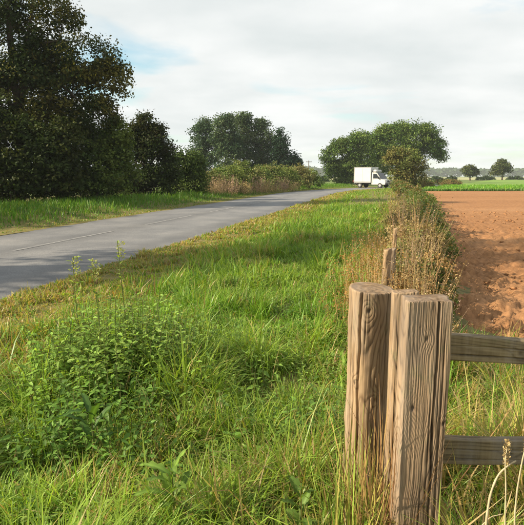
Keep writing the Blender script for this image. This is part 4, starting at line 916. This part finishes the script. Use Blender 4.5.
for sg in (-1, 1):
    pts = [(0.62, sg * 0.925, 1.22), (1.55, sg * 0.925, 1.22), (1.08, sg * 0.925, 1.84), (0.62, sg * 0.925, 1.86)]
    quad_plate('side_window', pts if sg < 0 else pts[::-1], M_VG, cab)
    vbox('headlight', (2.37, sg * 0.66, 0.84), (0.14, 0.34, 0.2), M_HL, cab, 0.03)
    vbox('wing_mirror', (1.45, sg * 1.08, 1.32), (0.10, 0.2, 0.3), M_VB, cab, 0.02)
    vbox('tail_light', (-2.43, sg * 0.8, 0.85), (0.05, 0.14, 0.3), M_TAIL, van, 0.01)
for sg in (-1, 1):
    vbox('door_seam', (0.56, sg * 0.932, 1.2), (0.015, 0.014, 1.25), M_VB, cab, 0); vbox('door_handle', (0.72, sg * 0.935, 1.1), (0.14, 0.03, 0.03), M_VB, cab, 0)
vbox('grille', (2.40, 0, 0.82), (0.08, 0.84, 0.16), M_VB, cab, 0.02); vbox('bumper', (2.36, 0, 0.5), (0.22, 1.84, 0.22), M_VB, cab, 0.04); vbox('number_plate', (2.48, 0, 0.5), (0.02, 0.5, 0.11), M_PL, cab, 0.0)
vbox('wind_deflector', (0.72, 0, 2.2), (0.62, 1.6, 0.36), M_VW, van, 0.12, 3)
for x in (1.62, -1.35):
    for sg in (-1, 1):
        def cyl(name, r, w, mat, par, y):
            bm = bmesh.new(); bmesh.ops.create_cone(bm, cap_ends=True, segments=28, radius1=r, radius2=r, depth=w); bmesh.ops.rotate(bm, matrix=Matrix.Rotation(R(90), 3, 'X'), verts=bm.verts)
            bmesh.ops.bevel(bm, geom=[e for e in bm.edges if len(e.link_faces) == 2 and abs(e.verts[0].co.y - e.verts[1].co.y) < 1e-4], offset=0.03, segments=2, affect='EDGES')
            bmesh.ops.translate(bm, vec=(x, y, 0.34), verts=bm.verts); return bm_obj(name, bm, mat, par, False)
        tyre = cyl('wheel', 0.34, 0.22, M_TY, van, sg * 0.84); cyl('rim', 0.2, 0.1, M_RIM, tyre, sg * 0.92)

# ------------------------------------------------------------------ distance
for (u, vb, dep, items, l) in [(470, 180, 185, [(469, 171, 6, 5), (472, 173, 5, 5)], 'small round tree left of the pair across the green field'),
                            (502, 180, 175, [(501, 168, 8, 6), (505, 171, 6, 6), (497, 172, 6, 6), (503, 164, 5, 4)], 'larger round tree at the right across the green field')]:
    tree('field_tree', l, 'tree', at_y(u, vb, dep)[:2], px_lobes(dep, items), 4500, 0.5, (0.05, 0.075, 0.022), (0.085, 0.1, 0.03), 0.28, 'lone trees across the green field', clump=0.9, gap=0.32)
for (u, w, dep, l) in [(452, 4, 190, 'left small far bush beside the green field'), (486, 7, 200, 'middle low far bush between the lone trees'), (516, 9, 195, 'right low far bush below the larger lone tree'), (323, 4, 150, 'small far bush in the gap right of the far hedge'), (436, 5, 200, 'low far bush under the oak branches')]:
    p = at_y(u, 179, dep); k = dep / F_PX
    tree('field_bush', l, 'bush', p[:2], [(p[0], p[1], 0.6, w * k * 0.7, 1.5, 0.75), (p[0] + w * k * 0.7, p[1], 0.4, w * k * 0.6, 1.4, 0.5), (p[0] - w * k * 0.7, p[1], 0.45, w * k * 0.6, 1.4, 0.6)], 1500, 0.5, (0.035, 0.06, 0.02), None, 0.08, 'low bushes far across the field', nstem=3, clump=0.6, gap=0.25, trunk_name='stem', crown_name='foliage')
# wooded ridge
n = 17000
a = rng.uniform(-1.1, 1.1, n); dist = 930 + 60 * rng.random(n); X = np.sin(a) * dist; Y = np.cos(a) * dist
top = 9 + 9 * fbm(a * 26, 0*a, 2, 4) + 5 * np.sin(a * 5 + 1) * 0.4; Z = top * np.sqrt(rng.random(n)); Z = np.maximum(Z, 0.5)
nr = unit(np.stack([-np.sin(a) * 0.6, -np.cos(a) * 0.6, 0.5 + 0*a], -1) + 0.6 * rng.standard_normal((n, 3)))
V, F, C = leaves(np.stack([X, Y, Z], -1), nr, rng.uniform(4, 8, n), np.array([0.04, 0.07, 0.03])[None] * rng.uniform(0.7, 1.3, n)[:, None])
tag(mesh_np('far_woodland', V, F, C, M_LEAF), 'blue-green wooded ridge along the horizon', 'woodland', kind='stuff')
# pole beyond the hedge
p = at_y(308.5, 180, 135); zt = at_y(308.5, 160.5, 135)[2]
pole = thing('utility_pole', 'thin distant pole with crossarm beyond the far hedge', 'pole', (p[0], p[1], 0))
V, F = tubes([(np.array([[0, 0, -0.2], [0, 0, zt * 0.5], [0, 0, zt]]), [0.13, 0.12, 0.10])], 10); mesh_np('pole_shaft', V, F, mat=M_BARK, parent=pole, smooth=True)
vbox('crossarm', (0, 0, zt - 0.35), (1.5, 0.1, 0.12), M_BARK, pole, 0.01)
for x in (-0.65, 0.0, 0.65): vbox('insulator', (x, 0, zt - 0.2), (0.1, 0.1, 0.2), M_HL, pole, 0.02)

# air
M_HZ = bpy.data.materials.new('haze_air'); M_HZ.use_nodes = True; nt = M_HZ.node_tree; nt.nodes.clear()
ho = N(nt, 'ShaderNodeOutputMaterial'); hv = N(nt, 'ShaderNodeVolumePrincipled'); hv.inputs['Color'].default_value = (0.86, 0.92, 1, 1); hv.inputs['Density'].default_value = 0.00028; hv.inputs['Anisotropy'].default_value = 0.1
nt.links.new(hv.outputs[0], ho.inputs['Volume'])
bm = bmesh.new(); bmesh.ops.create_cube(bm, size=1); bmesh.ops.scale(bm, vec=(3100, 3100, 29), verts=bm.verts); bmesh.ops.translate(bm, vec=(0, 0, 13.3), verts=bm.verts)
hz = bm_obj('haze', bm, M_HZ); tag(hz, 'thin pale air over the whole farmland', 'haze', kind='stuff')
